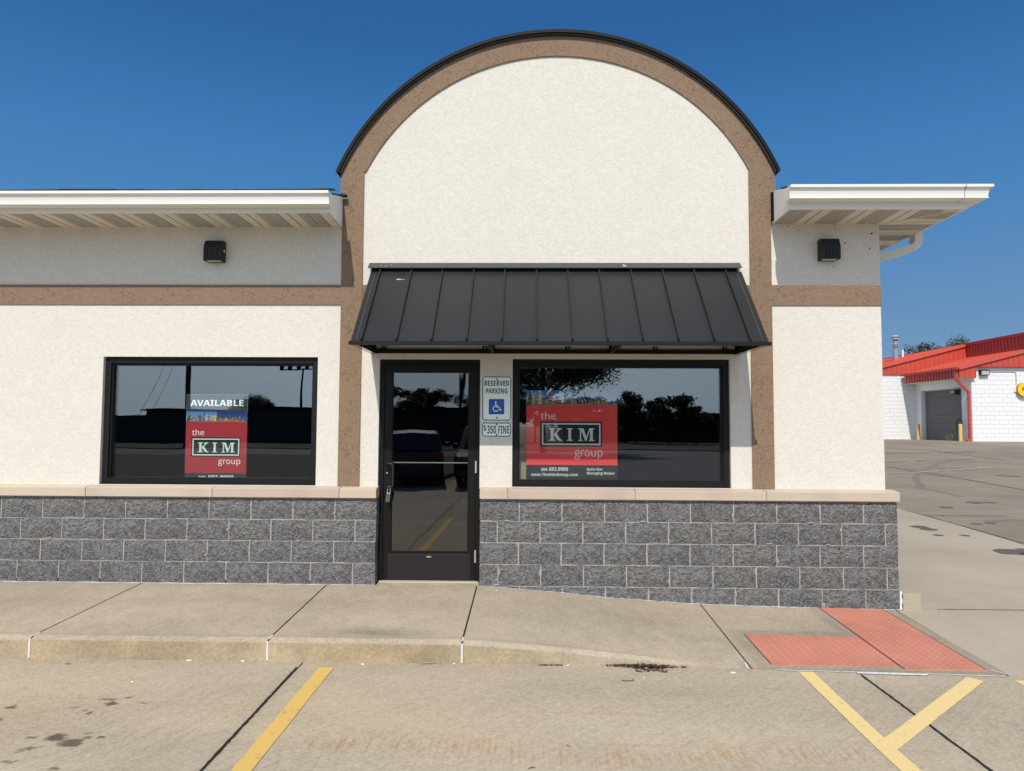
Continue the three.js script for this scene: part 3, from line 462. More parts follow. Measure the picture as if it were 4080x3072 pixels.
// ---------------------------------------------------------------- awning
{
  const t = thing('awning', 'black standing seam metal awning over the door and right window', 'awning');
  const T = [-.02, 3.203], F = [.735, 2.435], L = Math.hypot(F[0] - T[0], F[1] - T[1]), dz = (F[0] - T[0]) / L, dy = (F[1] - T[1]) / L, nz = -dy, ny = dz;
  const at = (s, h) => [T[0] + dz * s + nz * h, T[1] + dy * s + ny * h];
  const seams = Array.from({ length: 12 }, (_, k) => -1.239 + .3041 * k), edges = [-1.335, ...seams, 2.263];
  for (let k = 0; k < edges.length - 1; k++) mesh('metal_panel', prismX([at(-.01, 0), at(L, 0), at(L, .004), at(0, .0065)].map((q) => q), edges[k] + (k ? .004 : 0), edges[k + 1] - .0005), M.awning, t);
  for (const x of seams) mesh('seam', [prismX([at(-.03, .002), at(L - .004, .002), at(L - .004, .034), at(-.03, .034)], x - .006, x + .006, .001), prismX([at(L - .004, .004), at(L + .003, .004), at(L + .003, .022), at(L - .004, .022)], x - .015, x + .0035)], M.awningDark, t);
  for (const x of [-1.290, 2.216]) mesh('edge_fold', prismX([at(.03, .003), at(L - .01, .003), at(L - .01, .007), at(.03, .007)], x - .002, x + .002), std(.10, .10, .10, .4), t);
  mesh('flashing', [prismX([[-.0785, 3.304], [-.066, 3.305], [.010, 3.246], [.016, 3.238], [.008, 3.236], [-.0785, 3.292]], -1.362, 2.262)], std(.048, .050, .054, .40), t);
  mesh('closure', box(-1.34, 2.24, 3.10, 3.25, -.0788, -.06), M.iron, t);
  mesh('front_rail', [rbox(-1.352, 2.283, 2.404, 2.432, .720, .752, .003), box(-1.347, 2.278, 2.4325, 2.4365, .735, .7525)], M.bronze, t);
  for (const [x, s] of [[-1.333, -1], [2.260, 1]]) { mesh('side_panel', prismX([[-.078, 3.19], [-.03, 3.19], [.73, 2.425], [.73, 2.409], [-.078, 2.409]], x - .004, x + .004), M.bronze, t); mesh('side_flange', box(Math.min(x, x - s * .055), Math.max(x, x - s * .055), 2.4045, 2.4085, -.078, .718), std(.05, .045, .04, .14), t); }
  const fm = M.iron;
  mesh('wall_tube', box(-1.318, 2.238, 2.411, 2.447, -.0785, -.042), fm, t); mesh('front_tube', box(-1.318, 2.238, 2.415, 2.445, .67, .705), fm, t);
  for (const x of [-1.30, -.137, 1.005, 2.22]) { mesh('frame_arm', [box(x - .016, x + .016, 2.411, 2.442, -.041, .669)], fm, t); mesh('rafter', bar(V3(x, 3.13, -.04), V3(x, 2.48, .665), .03, .03), fm, t); mesh('upright', box(x - .014, x + .014, 2.448, 3.12, -.0785, -.05), fm, t); }
  for (const x of [-1.207, -.218, .590, 1.437, 2.108]) { const p = mesh('bolt_plate', box(x - .023, x + .023, 2.448, 2.482, -.0788, -.071), fm, t); mesh('bolt', new THREE.CylinderGeometry(.0085, .0085, .008, 10).rotateX(Math.PI / 2).translate(x + .001, 2.466, -.068), M.zinc, p); }
  const dab = (x, s, sx, sy) => { const [z, y] = at(s, .0068); return new THREE.IcosahedronGeometry(.5, 1).scale(sx, .004, sy).applyMatrix4(new THREE.Matrix4().makeRotationX(Math.atan2(-dy, dz))).translate(x, y, z); };
  for (const g of [join([dab(-1.045, .135, .05, .018), dab(-1.01, .14, .06, .006)]), ...[[-1.235, 3.268], [-1.183, 3.263], [-1.135, 3.272], [1.128, 3.272], [1.145, 3.262], [1.13, 3.255]].map(([x, y], i) => new THREE.IcosahedronGeometry(.5, 1).scale(i < 3 ? .014 : .022, i < 3 ? .009 : .018, .005).translate(x, y, -.066 + (3.305 - y) * 1.29 + .002))]) mesh("bird_dropping", g, std(.50, .48, .45, .8), t);
}
// ---------------------------------------------------------------- wall lights
{
  const make = (label, x, y) => {
    const t = thing('wall_light', label, 'wall light', [x, y, ZS], 'wall lights under the eaves'), w = .087;
    mesh('housing', [prismX([[0, .114], [.119, .114], [.117, .130], [.110, .155], [.096, .185], [.080, .203], [.072, .206], [0, .206]], -w, w, .002), ...[-1, 1].map((s) => prismX([[0, 0], [.112, .0], [.119, .012], [.119, .1145], [0, .1145]], s > 0 ? w - .012 : -w, s > 0 ? w : -w + .012, .0015)), box(-w + .016, w - .016, 0, .016, .098, .1185), box(-w + .011, w - .011, .0, .114, .001, .035)], M.plastic, t);
    for (let k = 0; k < 9; k++) { const fx = -w + .017 + k * (2 * w - .034) / 8; mesh('fin', prismX([[.036, .014], [.117, .014], [.1185, .116], [.036, .116]], fx - .003, fx + .003), std(.045, .047, .052, .5), t); }
    mesh('lens', box(-w + .018, w - .018, .001, .006, .036, .0975), M.lens, t);
    mesh('photocell', new THREE.CylinderGeometry(.014, .014, .006, 16).rotateZ(Math.PI / 2).translate(w + .0015, .105, .045), std(.6, .58, .53, .4), t);
    return t;
  };
  const a = make('black louvred wall light under the long left eave', -2.885, 3.308);
  const b = a.clone(); b.name = numbered('wall_light'); b.position.set(3.108, 3.322, ZS); b.userData = { ...a.userData, label: 'black louvred wall light on the speckled wall under the right eave' }; scene.add(b);
}
// ---------------------------------------------------------------- parking signs
function fit(c, txt, x0, x1, yt, yb, font, cap = .715, thick = 0) { const px = (yb - yt) / cap; c.font = font.replace('$', px.toFixed(1) + 'px'); const w = c.measureText(txt).width; c.save(); c.translate(x0, yb); c.scale((x1 - x0) / w, 1); c.textAlign = 'left'; c.textBaseline = 'alphabetic'; c.fillText(txt, 0, 0); if (thick) { c.strokeStyle = c.fillStyle; c.lineWidth = thick; c.strokeText(txt, 0, 0); } c.restore(); }
function roundPath(c, x, y, w, h, r) { c.beginPath(); c.moveTo(x + r, y); c.arcTo(x + w, y, x + w, y + h, r); c.arcTo(x + w, y + h, x, y + h, r); c.arcTo(x, y + h, x, y, r); c.arcTo(x, y, x + w, y, r); c.closePath(); }
function signPlate(name, label, x0, x1, y0, y1, tex, bolts) {
  const w = x1 - x0, h = y1 - y0, r = .028, t = thing(name, label, 'parking sign', [(x0 + x1) / 2, y0, ZS]);
  const s = new THREE.Shape(); s.moveTo(-w / 2 + r, 0); s.lineTo(w / 2 - r, 0); s.absarc(w / 2 - r, r, r, -Math.PI / 2, 0); s.lineTo(w / 2, h - r); s.absarc(w / 2 - r, h - r, r, 0, Math.PI / 2); s.lineTo(-w / 2 + r, h); s.absarc(-w / 2 + r, h - r, r, Math.PI / 2, Math.PI); s.lineTo(-w / 2, r); s.absarc(-w / 2 + r, r, r, Math.PI, 1.5 * Math.PI);
  mesh('plate', metres(new THREE.ExtrudeGeometry(s, { depth: .0025, bevelEnabled: false }).translate(0, 0, .003)), std(.6, .62, .6, .4), t);
  const g = new THREE.ShapeGeometry(s, 10), p = g.attributes.position, uv = g.attributes.uv; for (let i = 0; i < p.count; i++) uv.setXY(i, p.getX(i) / w + .5, p.getY(i) / h);
  mesh('face', g.translate(0, 0, .0065), new THREE.MeshStandardMaterial({ map: tex, roughness: .45 }), t);
  for (const y of bolts) mesh('bolt', new THREE.SphereGeometry(.0085, 10, 6).scale(1, 1, .6).translate(.002, y * h, .0075), M.iron, t);
}
const GREEN = '#006d60', PLATE = '#f4f5f3';
signPlate('parking_sign', 'white and green reserved parking sign with blue wheelchair symbol', -.248, .049, 1.749, 2.198, canvasTex(690, 1055, (c, w, h) => {
  c.fillStyle = PLATE; c.fillRect(0, 0, w, h); c.strokeStyle = GREEN; c.lineWidth = 25; roundPath(c, 27, 32, 636, 990, 58); c.stroke(); c.fillStyle = GREEN;
  fit(c, 'RESERVED', 55, 632, 122, 238, 'bold $ sans-serif', .715, 5); fit(c, 'PARKING', 90, 595, 297, 413, 'bold $ sans-serif', .715, 5);
  c.fillStyle = '#1450a8'; roundPath(c, 165, 540, 350, 350, 20); c.fill();
  c.translate(-115, -150); c.strokeStyle = c.fillStyle = '#e6e8ea'; c.lineWidth = 21; c.lineCap = 'butt'; c.lineJoin = 'miter';
  c.beginPath(); c.arc(437, 768, 23, 0, 7); c.fill();
  c.beginPath(); c.moveTo(437, 780); c.lineTo(440, 873); c.lineTo(512, 873); c.lineTo(545, 946); c.lineTo(573, 934); c.stroke(); c.beginPath(); c.moveTo(438, 841); c.lineTo(497, 841); c.stroke();
  c.beginPath(); c.arc(441, 906, 64, -2.02, .35, true); c.stroke();
  c.fillStyle = GREEN; c.fillRect(690, 1193, 30, 7);
}), [.918, .083]);
signPlate('fine_sign', 'small white and green fine amount sign below the parking sign', -.248, .047, 1.597, 1.7445, canvasTex(690, 345, (c, w, h) => {
  c.fillStyle = PLATE; c.fillRect(0, 0, w, h); c.strokeStyle = GREEN; c.lineWidth = 24; roundPath(c, 22, 22, 640, 300, 58); c.stroke(); c.fillStyle = GREEN;
  fit(c, '$', 48, 112, 70, 205, 'bold $ sans-serif', .715, 5); fit(c, '350', 130, 338, 84, 258, 'bold $ sans-serif', .715, 5); fit(c, 'FINE', 374, 636, 84, 258, 'bold $ sans-serif', .715, 5);
}), [.84, .17]);
// ---------------------------------------------------------------- posters behind the glass
function photoStrip(c, x, y, w, h, night) { // a strip of small photographs of town houses
  let g = c.createLinearGradient(0, y, 0, y + h); g.addColorStop(0, '#3a78b8'); g.addColorStop(1, '#b8cfd8'); c.fillStyle = g; c.fillRect(x, y, w * .5, h);
  g = c.createLinearGradient(0, y, 0, y + h); g.addColorStop(0, '#122d6a'); g.addColorStop(1, '#4a66a8'); c.fillStyle = g; c.fillRect(x + w * .5, y, w * .5, h);
  const old = seed; seed = 77 + night;
  const pal = ['#a8502c', '#c8b48c', '#6c8090', '#3c6ea0', '#8c3c2a', '#c89a58', '#50606c', '#d8c8a0'], pal2 = ['#2a2c40', '#5a3c30', '#c88a3c', '#3a4a70', '#8a3828'];
  c.fillStyle = '#2f5f38'; c.beginPath(); c.moveTo(x + w * .0, y + h); c.lineTo(x + w * .04, y + h * .1); c.lineTo(x + w * .09, y + h); c.fill();
  for (let i = 0; i < 26; i++) { const a = x + w * (.06 + .93 * i / 26), dark = i > 12, hh = h * (dark ? rr(.25, .6) : rr(.45, .9)) * (i > 22 ? .5 : 1); c.fillStyle = (dark ? pal2 : pal)[Math.floor(rnd() * (dark ? 5 : 8))]; c.fillRect(a, y + h - hh, w * .042, hh); for (let k = 0; k < 5; k++) { c.fillStyle = dark ? '#f0b45a' : rnd() < .5 ? '#2c3c4c' : '#e0e4e0'; c.fillRect(a + rr(.004, .03) * w, y + h - hh * rr(.2, .95), w * .008, h * .09); } }
  c.fillStyle = '#7d7a66'; c.fillRect(x + w * .05, y + h * .9, w * .9, h * .1); seed = old;
}
function logo(c, k) { // k: where the lettering stands
  c.fillStyle = '#f2efe6'; fit(c, 'the', ...k.the, '$ sans-serif', .76);
  const [a, b, d, e] = k.box; c.fillStyle = '#0c120f'; c.fillRect(a, b, d - a, e - b); c.strokeStyle = '#dfe8e0'; c.lineWidth = k.lw; const q = k.in; c.strokeRect(a + q, b + q, d - a - 2 * q, e - b - 2 * q);
  c.fillStyle = '#dbe4dc'; const [x0, x1, y0, y1] = k.kim, W = x1 - x0; fit(c, 'K', x0, x0 + W * .30, y0, y1, 'bold $ serif', .70); fit(c, 'I', x0 + W * .385, x0 + W * .535, y0, y1, 'bold $ serif', .70); fit(c, 'M', x0 + W * .63, x1, y0, y1, 'bold $ serif', .70);
  c.fillStyle = '#f2efe6'; fit(c, 'group', ...k.group, '$ sans-serif', .545);
}
{
  const s = 1.3, tex = canvasTex(Math.round(557 * s), Math.round(823 * s), (c) => {
    c.scale(s, s); c.translate(-880, -397); c.fillStyle = 'rgba(200,210,215,.10)'; c.fillRect(880, 397, 557, 823); c.fillStyle = 'rgba(220,230,235,.35)'; c.fillRect(880, 397, 557, 2.5); c.fillRect(880, 397, 2.5, 160); c.fillRect(1434.5, 397, 2.5, 160);
    c.fillStyle = '#ffffff'; fit(c, 'AVAILABLE', 915, 1403, 448, 503, 'bold $ sans-serif');
    photoStrip(c, 880, 555, 557, 95, 0); c.fillStyle = '#ad2c35'; c.fillRect(880, 650, 557, 472);
    logo(c, { the: [936, 1050, 719, 774], box: [933, 793, 1380, 970], lw: 11, in: 16, kim: [988, 1332, 842, 930], group: [1180, 1386, 996, 1037] });
    c.fillStyle = '#f4f4f0'; fit(c, '309.', 1001, 1083, 1146, 1174, 'bold $ sans-serif'); fit(c, '693.9900', 1091, 1325, 1139, 1174, 'bold $ sans-serif');
  });
  const t = thing('left_poster', 'red office space poster with clear top edge inside the left window', 'poster', [-2.897, 1.118, -.200]);
  mesh('printed_sheet', new THREE.PlaneGeometry(.615, .888).translate(0, .444, 0), new THREE.MeshStandardMaterial({ map: tex, transparent: true, roughness: .6 }), t);
}
{
  const s = 1.3, tex = canvasTex(Math.round(812 * s), Math.round(785 * s), (c) => {
    c.scale(s, s); c.translate(-258, -340); c.fillStyle = '#101317'; c.fillRect(258, 340, 812, 785); photoStrip(c, 258, 340, 812, 135, 3); c.fillStyle = '#f0463f'; c.fillRect(258, 475, 812, 531);
    logo(c, { the: [386, 525, 536, 599], box: [383, 619, 935, 843], lw: 13, in: 21, kim: [455, 871, 681, 792], group: [687, 943, 872, 929] });
    c.fillStyle = '#e8ecdc'; fit(c, '309.', 388, 458, 1033, 1059, 'bold $ sans-serif'); fit(c, '693.9900', 461, 632, 1028, 1059, 'bold $ sans-serif'); fit(c, 'www.TheKimGroup.com', 301, 720, 1078, 1104, 'bold $ sans-serif'); fit(c, 'Katie Kim', 797, 937, 1031, 1053, 'bold $ sans-serif'); fit(c, 'Managing Broker', 797, 1046, 1065, 1088, 'bold $ sans-serif');
    c.fillStyle = '#2a1210'; for (const [x, y] of [[303, 508], [312, 500], [325, 515], [350, 520], [368, 533], [382, 528], [320, 505], [955, 748], [963, 745], [975, 746], [966, 822], [698, 832]]) c.fillRect(x, y, 5, 5);
  });
  const g = new THREE.PlaneGeometry(.898, .868, 16, 4).translate(0, .434, 0), p = g.attributes.position; for (let i = 0; i < p.count; i++) p.setZ(i, -.008 * Math.cos(p.getX(i) * 5) * (p.getY(i) / .895)); g.computeVertexNormals();
  const t = thing('right_poster', 'red office space poster leaning inside the right window', 'poster', [.637, 1.194, -.205]);
  mesh('printed_sheet', g, new THREE.MeshStandardMaterial({ map: tex, roughness: .55 }), t);
  const b = thing('tan_board', 'tan board standing behind the left edge of the right poster', 'board', [.19, 1.0, -.25]);
  mesh('board', rbox(-.09, .09, 0, .715, -.012, .012, .003), std(.42, .33, .20, .8), b);
}
// ---------------------------------------------------------------- padlock
{
  const t = thing('padlock', 'grey padlock hanging from the door handle', 'padlock', [-1.149, .966, -.060]);
  t.rotation.z = -.10;
  mesh('body', rbox(-.021, .021, 0, .092, -.013, .013, .006, 3), std(.16, .18, .165, .3, { metalness: .6 }), t);
  mesh('shackle', tube([V3(-.013, .088, 0), V3(-.013, .13, 0), V3(-.009, .146, 0), V3(0, .152, 0), V3(.009, .146, 0), V3(.013, .13, 0), V3(.013, .088, 0)], .0048, 8, false, 30), M.steel, t);
}
// ---------------------------------------------------------------- tactile paving
function tactile(label, x0, x1, z0, z1) {
  const cx = (x0 + x1) / 2, t = thing('tactile_panel', label, 'tactile paving', [cx, walkY(cx, z1), z1], 'red tactile panels on the ramp'), oy = -walkY(cx, z1);
  const m = (g) => g.translate(-cx, oy, -z1);
  mesh('panel', m(patch(x0, x1, z0, z1, (x, z) => walkY(x, z) + .004, .012, 8, 8)), M.tactile, t);
  mesh('panel_edge', m(join([ribbon([[x0, z0], [x0, z1]], .006, walkY, .0055, .2, 12), ribbon([[x1, z0], [x1, z1]], .006, walkY, .0055, .2, 12)])), std(.10, .05, .04, .9), t);
  const d = [], nx = Math.round((x1 - x0) / .061), nz = Math.round((z1 - z0) / .061);
  for (let i = 0; i < nx; i++) for (let j = 0; j < nz; j++) { const x = x0 + (i + .5) * (x1 - x0) / nx, z = z0 + (j + .5) * (z1 - z0) / nz; d.push(new THREE.CylinderGeometry(.0075, .0125, .0042, 10, 1).translate(x, walkY(x, z) + .0058, z)); }
  const dm = mesh('domes', m(metres(join(d))), M.tactile, t); dm.userData.kind = 'stuff';
}
tactile('red tactile panel across the ramp with its short side to the parking lot joint', 1.997, 2.930, .825, 1.475);
tactile('long red tactile panel reaching from the block corner to the kerb', 2.938, 3.525, .012, 1.530);
// ---------------------------------------------------------------- small things on the ground
{
  const t = thing('concrete_kerb', 'low concrete kerb end beside the corner of the grey block wall', 'kerb', [3.80, -.02, 0]);
  mesh('kerb', rbox(-.083, .086, -.15, .178, -3.2, .012, .006), M.concrete, t);
}
{ // leaves and grit swept into the gutter
  const P = [], put = (x, z, s, y = 0) => { const a = rnd() * 6.28, ti = rr(-.7, .7), c = Math.cos(a) * s, d = Math.sin(a) * s, Y = lotY(x) + .004 + y; P.push(x, Y, z, x + c, Y + Math.abs(ti) * s * .6, z + d, x - d * .6, Y + Math.abs(ti) * s * .4, z + c * .6, x, Y, z, x - d * .6, Y + Math.abs(ti) * s * .4, z + c * .6, x - c * .8, Y + .002, z - d * .5); };
  for (let i = 0; i < 380; i++) { const x = 1.06 + (rnd() + rnd() + rnd() - 1.5) * .27, c = 1 - Math.abs(x - 1.06) / .36; put(x, 1.552 + Math.abs(rr(0, .06)) * Math.max(.12, c), rr(.008, .022), rr(0, .022) * Math.max(0, c)); }
  for (let i = 0; i < 120; i++) put(rr(.98, 1.2), rr(1.57, 1.68), rr(.008, .02));
  for (let i = 0; i < 110; i++) put(rr(.28, .46), 1.552 + rr(0, .02), rr(.005, .012));
  for (let i = 0; i < 26; i++) put(rr(-.75, -.35), 1.552 + rr(0, .02), rr(.004, .01));
  const g = new THREE.BufferGeometry(); g.setAttribute('position', new THREE.Float32BufferAttribute(P, 3)); g.computeVertexNormals();
  const o = mesh('leaf_litter', metres(g), std(.085, .046, .024, .95), null); o.userData = { kind: 'stuff', label: 'small brown drift of dry leaves along the kerb below the ramp', category: 'leaf litter' };
}
{
  const at = [[-2.284, 1.56], [-1.884, 1.558], [-.991, 1.60], [1.664, 1.661], [.50, 1.56], [1.012, 1.796], [-.08, .12], [1.06, 1.60], [-2.46, 2.0], [-.33, 1.555]];
  const out = at.map(([x, z], i) => rbox(-.012, .012, 0, .009, -.007, .007, .002).scale(i < 4 ? rr(1, 1.7) : rr(.4, .9), i < 4 ? 1 : .7, i < 4 ? 1 : .7).rotateY(rr(-.5, .5)).translate(x, (z < 1.5 ? walkY(x, z) : lotY(x)) + .001, z));
  const o = mesh('caulk_chips', out, M.caulk, null); o.userData = { kind: 'stuff', label: 'scattered white chips of sealant lying on the concrete', category: 'chips' };
}
{
  const t = thing('twig', 'thin curved dry twig on the concrete below the leaf drift', 'twig', [.90, lotY(.9) + .004, 1.86]);
  mesh('stem', tube([V3(-.05, 0, -.01), V3(-.02, .001, .006), V3(.02, .002, .004), V3(.035, .003, -.012), V3(.03, .003, -.03)], .0022, 5, false, 16), std(.05, .04, .03, .9), t);
  const s = thing('stick', 'thin pale stick lying against the foot of the kerb', 'stick', [-.53, lotY(0) + .005, 1.565]);
  mesh('stem', tube([V3(-.06, 0, .006), V3(.0, .004, 0), V3(.06, .002, -.004)], .004, 5, false, 10), std(.36, .28, .19, .9), s);
}
// ---------------------------------------------------------------- red and white building behind the side yard
M.paintWhite = std(.80, .80, .80, .6);
M.red = std(.52, .070, .045, .45);
M.redRoof = std(.56, .092, .058, .5);
M.joint = std(.62, .62, .64, .9);
{
  const t = thing('workshop_building', 'white painted block building with red metal roof and fascia', 'building');
  const G = 1.02, core = M.joint;
  mesh('wall', [box(20.745, 34, G, 4.9, -31, -26.618), box(12, 20.76, G, 4.6, -40, -31.418), box(20.76, 34, G, 5.2, -40, -31.418)].slice(1), core, t);
  mesh('wall', prism([[20.745, G], [34, G], [34, 7.4], [23.42, 5.30], [20.745, 4.58]], -26.9, -26.618), core, t);
  // side wall with the door opening
  mesh('wall', [box(20.745, 21.0, G, 4.5, -27.4, -26.9), box(20.745, 21.0, 3.60, 4.5, -30.87, -27.4), box(20.745, 21.0, G, 4.5, -31.42, -30.87)], M.paintWhite, t);
  const bg = {}, unit = new THREE.BoxGeometry(1, 1, 1);
  const blk = (x0, x1, y0, y1, z, side) => { const m = mesh('block', unit, M.paintWhite, t); if (side) { m.scale.set(.02, y1 - y0, x1 - x0); m.position.set(z, (y0 + y1) / 2, (x0 + x1) / 2); } else { m.scale.set(x1 - x0, y1 - y0, .02); m.position.set((x0 + x1) / 2, (y0 + y1) / 2, z); } };
  const course = (x0, x1, yb, yt, off, z, side) => { for (let x = Math.floor((x0 - off) / .4064) * .4064 + off; x < x1; x += .4064) { const a = Math.max(x, x0) + .004, b = Math.min(x + .4064, x1) - .004; if (b - a > .03) blk(a, b, yb + .0045, yt - .0045, z, side); } };
  for (let r = 0; r < 17; r++) { const y = 1.052 + r * .2032, yt = Math.min(y + .2032, 4.50), o = r % 2 ? .2032 : 0; course(20.735, 24.0, y, yt, o, -26.61); course(18.4, 20.738, y, yt, o + .1, -31.41); course(-27.39, -26.62, y, yt, o, 20.738, true); course(-31.40, -30.88, y, yt, o, 20.738, true); if (y > 3.6) course(-30.87, -27.4, y, yt, o, 20.738, true); }
  // ribbed red sheets
  const panels = (n, f, tm = M.red) => { for (let k = 0; k < n; k++) mesh('metal_panel', f(k), tm, t); };
  const rake = (x) => 4.968 + .262 * (x - 19.056), rake2 = (x) => 4.47 + .265 * (x - 20.08);
  const ribX = (x, lo, hi, z) => [prism([[x, lo(x)], [x + .222, lo(x + .1)], [x + .222, hi(x + .222)], [x, hi(x)]], z - .03, z), prism([[x + .223, lo(x + .1)], [x + .249, lo(x + .1)], [x + .249, hi(x + .249)], [x + .223, hi(x + .223)]], z - .03, z + .022)];
  panels(24, (k) => ribX(17.5 + .25 * k, () => 4.487, (x) => rake(x) - .10, -31.32));
  mesh('rake_trim', [prism([[17.5, rake(17.5) - .11], [23.43, rake(23.43) - .11], [23.43, rake(23.43) + .015], [17.5, rake(17.5) + .015]], -31.36, -31.22)], M.redRoof, t);
  const lo2 = (x) => (x < 20.70 ? 3.985 : 4.505);
  panels(14, (k) => ribX(20.09 + .25 * k, lo2, (x) => rake2(x) - .09, -26.42));
  mesh('rake_trim', prism([[20.05, rake2(20.05) - .10], [26, rake2(26) - .10], [26, rake2(26) + .015], [20.05, rake2(20.05) + .015]], -26.46, -26.33), M.redRoof, t);
  const ribZ = (z, lo, hi, x) => [box(x, x + .03, lo, hi, z, z + .16), box(x - .03, x + .03, lo, hi, z + .161, z + .239)];
  panels(19, (k) => ribZ(-31.2 + .248 * k, 3.985, 4.42, 20.07));
  panels(20, (k) => ribZ(-31.3 + .25 * k, 5.30, 6.06, 23.42));
  mesh('wall', box(23.46, 34, 5.0, 6.1, -40, -26.4), M.red, t);
  mesh('eave_gutter', box(19.95, 20.06, 4.385, 4.50, -31.2, -26.4), M.red, t);
  mesh('upper_trim', box(23.33, 23.46, 6.03, 6.15, -31.3, -26.3), M.red, t);
  mesh('soffit', box(20.08, 20.74, 3.975, 3.99, -31.3, -26.45), M.paintWhite, t);
  // roofs
  const seamed = (x0, x1, z0, z1, f, step) => { const out = [sheet([[x0, f(x0), z1], [x1, f(x1), z1], [x1, f(x1), z0], [x0, f(x0), z0]], .04)]; for (let z = z0 + .1; z < z1 - .05; z += step) out.push(sheet([[x0, f(x0) + .022, z + .03], [x1, f(x1) + .022, z + .03], [x1, f(x1) + .022, z], [x0, f(x0) + .022, z]], .03)); return out; };
  mesh('roof', seamed(16.5, 23.43, -42, -31.25, (x) => rake(x) + .02, .5), M.redRoof, t);
  mesh('roof', seamed(20.0, 23.42, -31.25, -26.36, (x) => rake2(x) + .02, .4), M.redRoof, t);
  mesh('roof', sheet([[23.3, 6.16, -26.3], [34, 8.0, -26.3], [34, 8.0, -42], [23.3, 6.16, -42]], .04), M.redRoof, t);
  mesh('ridge_trim', box(19.2, 21.6, 0, .09, -.06, .06).rotateZ(Math.atan(.262)).translate(.0, 0, 0).applyMatrix4(new THREE.Matrix4().makeTranslation(.6, 0.03, -41.9)), std(.10, .02, .018, .6), t);
  // door set back in the side wall
  mesh('roller_door', Array.from({ length: 6 }, (_, k) => box(20.96, 20.985, 1.06 + k * .43, 1.06 + (k + 1) * .43 - .006, -30.87, -27.4)), std(.125, .128, .13, .6), t);
  mesh('door_frame', [box(20.9, 20.99, 1.03, 3.6, -30.868, -30.82), box(20.9, 20.99, 3.56, 3.598, -30.86, -27.41)], std(.5, .5, .5, .6), t);
  // red downspout that crosses to the wall corner
  const sq = shapeOf([[-.055, -.045], [.055, -.045], [.055, .045], [-.055, .045]]);
  mesh('downspout', metres(new THREE.ExtrudeGeometry(sq, { steps: 60, extrudePath: new THREE.CatmullRomCurve3([V3(20.02, 4.40, -26.6), V3(20.02, 4.05, -26.6), V3(20.04, 3.92, -26.6), V3(20.60, 3.42, -26.72), V3(20.67, 3.34, -26.75), V3(20.68, 3.2, -26.75), V3(20.68, 1.25, -26.75), V3(20.66, 1.16, -26.74), V3(20.5, 1.08, -26.68)], false, 'catmullrom', .1) })), M.red, t);
  const v = mesh('vent_stack', [cyl(.13, .13, 1.3, 21.08, 6.1, -34, 20), cyl(.17, .15, .10, 21.08, 5.55, -34, 20)], std(.26, .32, .37, .55), t);
  mesh('vent_cap', [cyl(.235, .235, .035, 21.08, 6.70, -34, 20), cyl(.16, .16, .10, 21.08, 6.77, -34, 20), cyl(.235, .235, .03, 21.08, 6.84, -34, 20), cyl(.12, .235, .06, 21.08, 6.885, -34, 20), cyl(.20, .20, .025, 21.08, 6.39, -34, 20), cyl(.20, .20, .025, 21.08, 6.28, -34, 20)], std(.40, .45, .48, .55), v);
  mesh('vent_pipe', cyl(.055, .055, .55, 22.1, 5.95, -35.2, 14), M.paintWhite, t);
}
{
  const f = thing('flood_light', 'black flood light with conduit at the top of the white block wall', 'flood light', [21.26, 4.10, -26.6]);
  mesh('housing', [rbox(-.21, .21, .05, .29, .02, .17, .02).applyMatrix4(new THREE.Matrix4().makeRotationX(.18)), box(-.2, -.08, .1, .26, -.0, .05)], M.plastic, f);
  mesh('lens', box(-.17, .17, .08, .25, .171, .176).applyMatrix4(new THREE.Matrix4().makeRotationX(.18)), std(.55, .56, .5, .25), f);
  mesh('conduit', tube([V3(.22, .20, .03), V3(1.38, .20, .03), V3(1.47, .17, .03), V3(1.50, .08, .03), V3(1.50, -.38, .03)], .016, 8, false, 40), M.zinc, f);
  const g = thing('flood_light', 'dark flood light under the lintel of the grey roller door', 'flood light', [20.70, 3.28, -27.75]);
  mesh('housing', rbox(-.18, .06, .0, .24, -.22, .22, .02), M.plastic, g); mesh('lens', box(-.19, -.181, .04, .2, -.17, .17), std(.25, .25, .23, .3), g);
}
{
  const mk = (label, x, z) => { const t = thing('bollard', label, 'bollard', [x, 1.075, z], 'yellow bollards at the roller door'); mesh('post', new THREE.LatheGeometry([[0, .80], [.05, .795], [.078, .775], [.081, .75], [.081, -.1]].map(([a, b]) => new THREE.Vector2(a, b)).reverse(), 18), std(.72, .49, .13, .6), t); return t; };
  const a = mk('yellow bollard right of the grey roller door beside the red downspout', 20.4, -27.0), b = a.clone(); b.name = numbered('bollard'); b.position.set(20.4, 1.075, -30.6); b.userData = { ...a.userData, label: 'yellow bollard left of the grey roller door in the shade' }; scene.add(b);
  const h = thing('hose', 'black hose looped on the door jamb behind the sunlit bollard', 'hose', [20.66, 1.5, -27.45]);
  mesh('coil', [tube(Array.from({ length: 14 }, (_, i) => V3(-.03, .38 + .22 * Math.sin(i * .5), .22 * Math.cos(i * .5))), .022, 6, false, 50), tube([V3(-.02, .3, -.2), V3(-.1, .0, -.1), V3(-.1, -.3, .1)], .02, 6, false, 14)], M.iron, h);
}
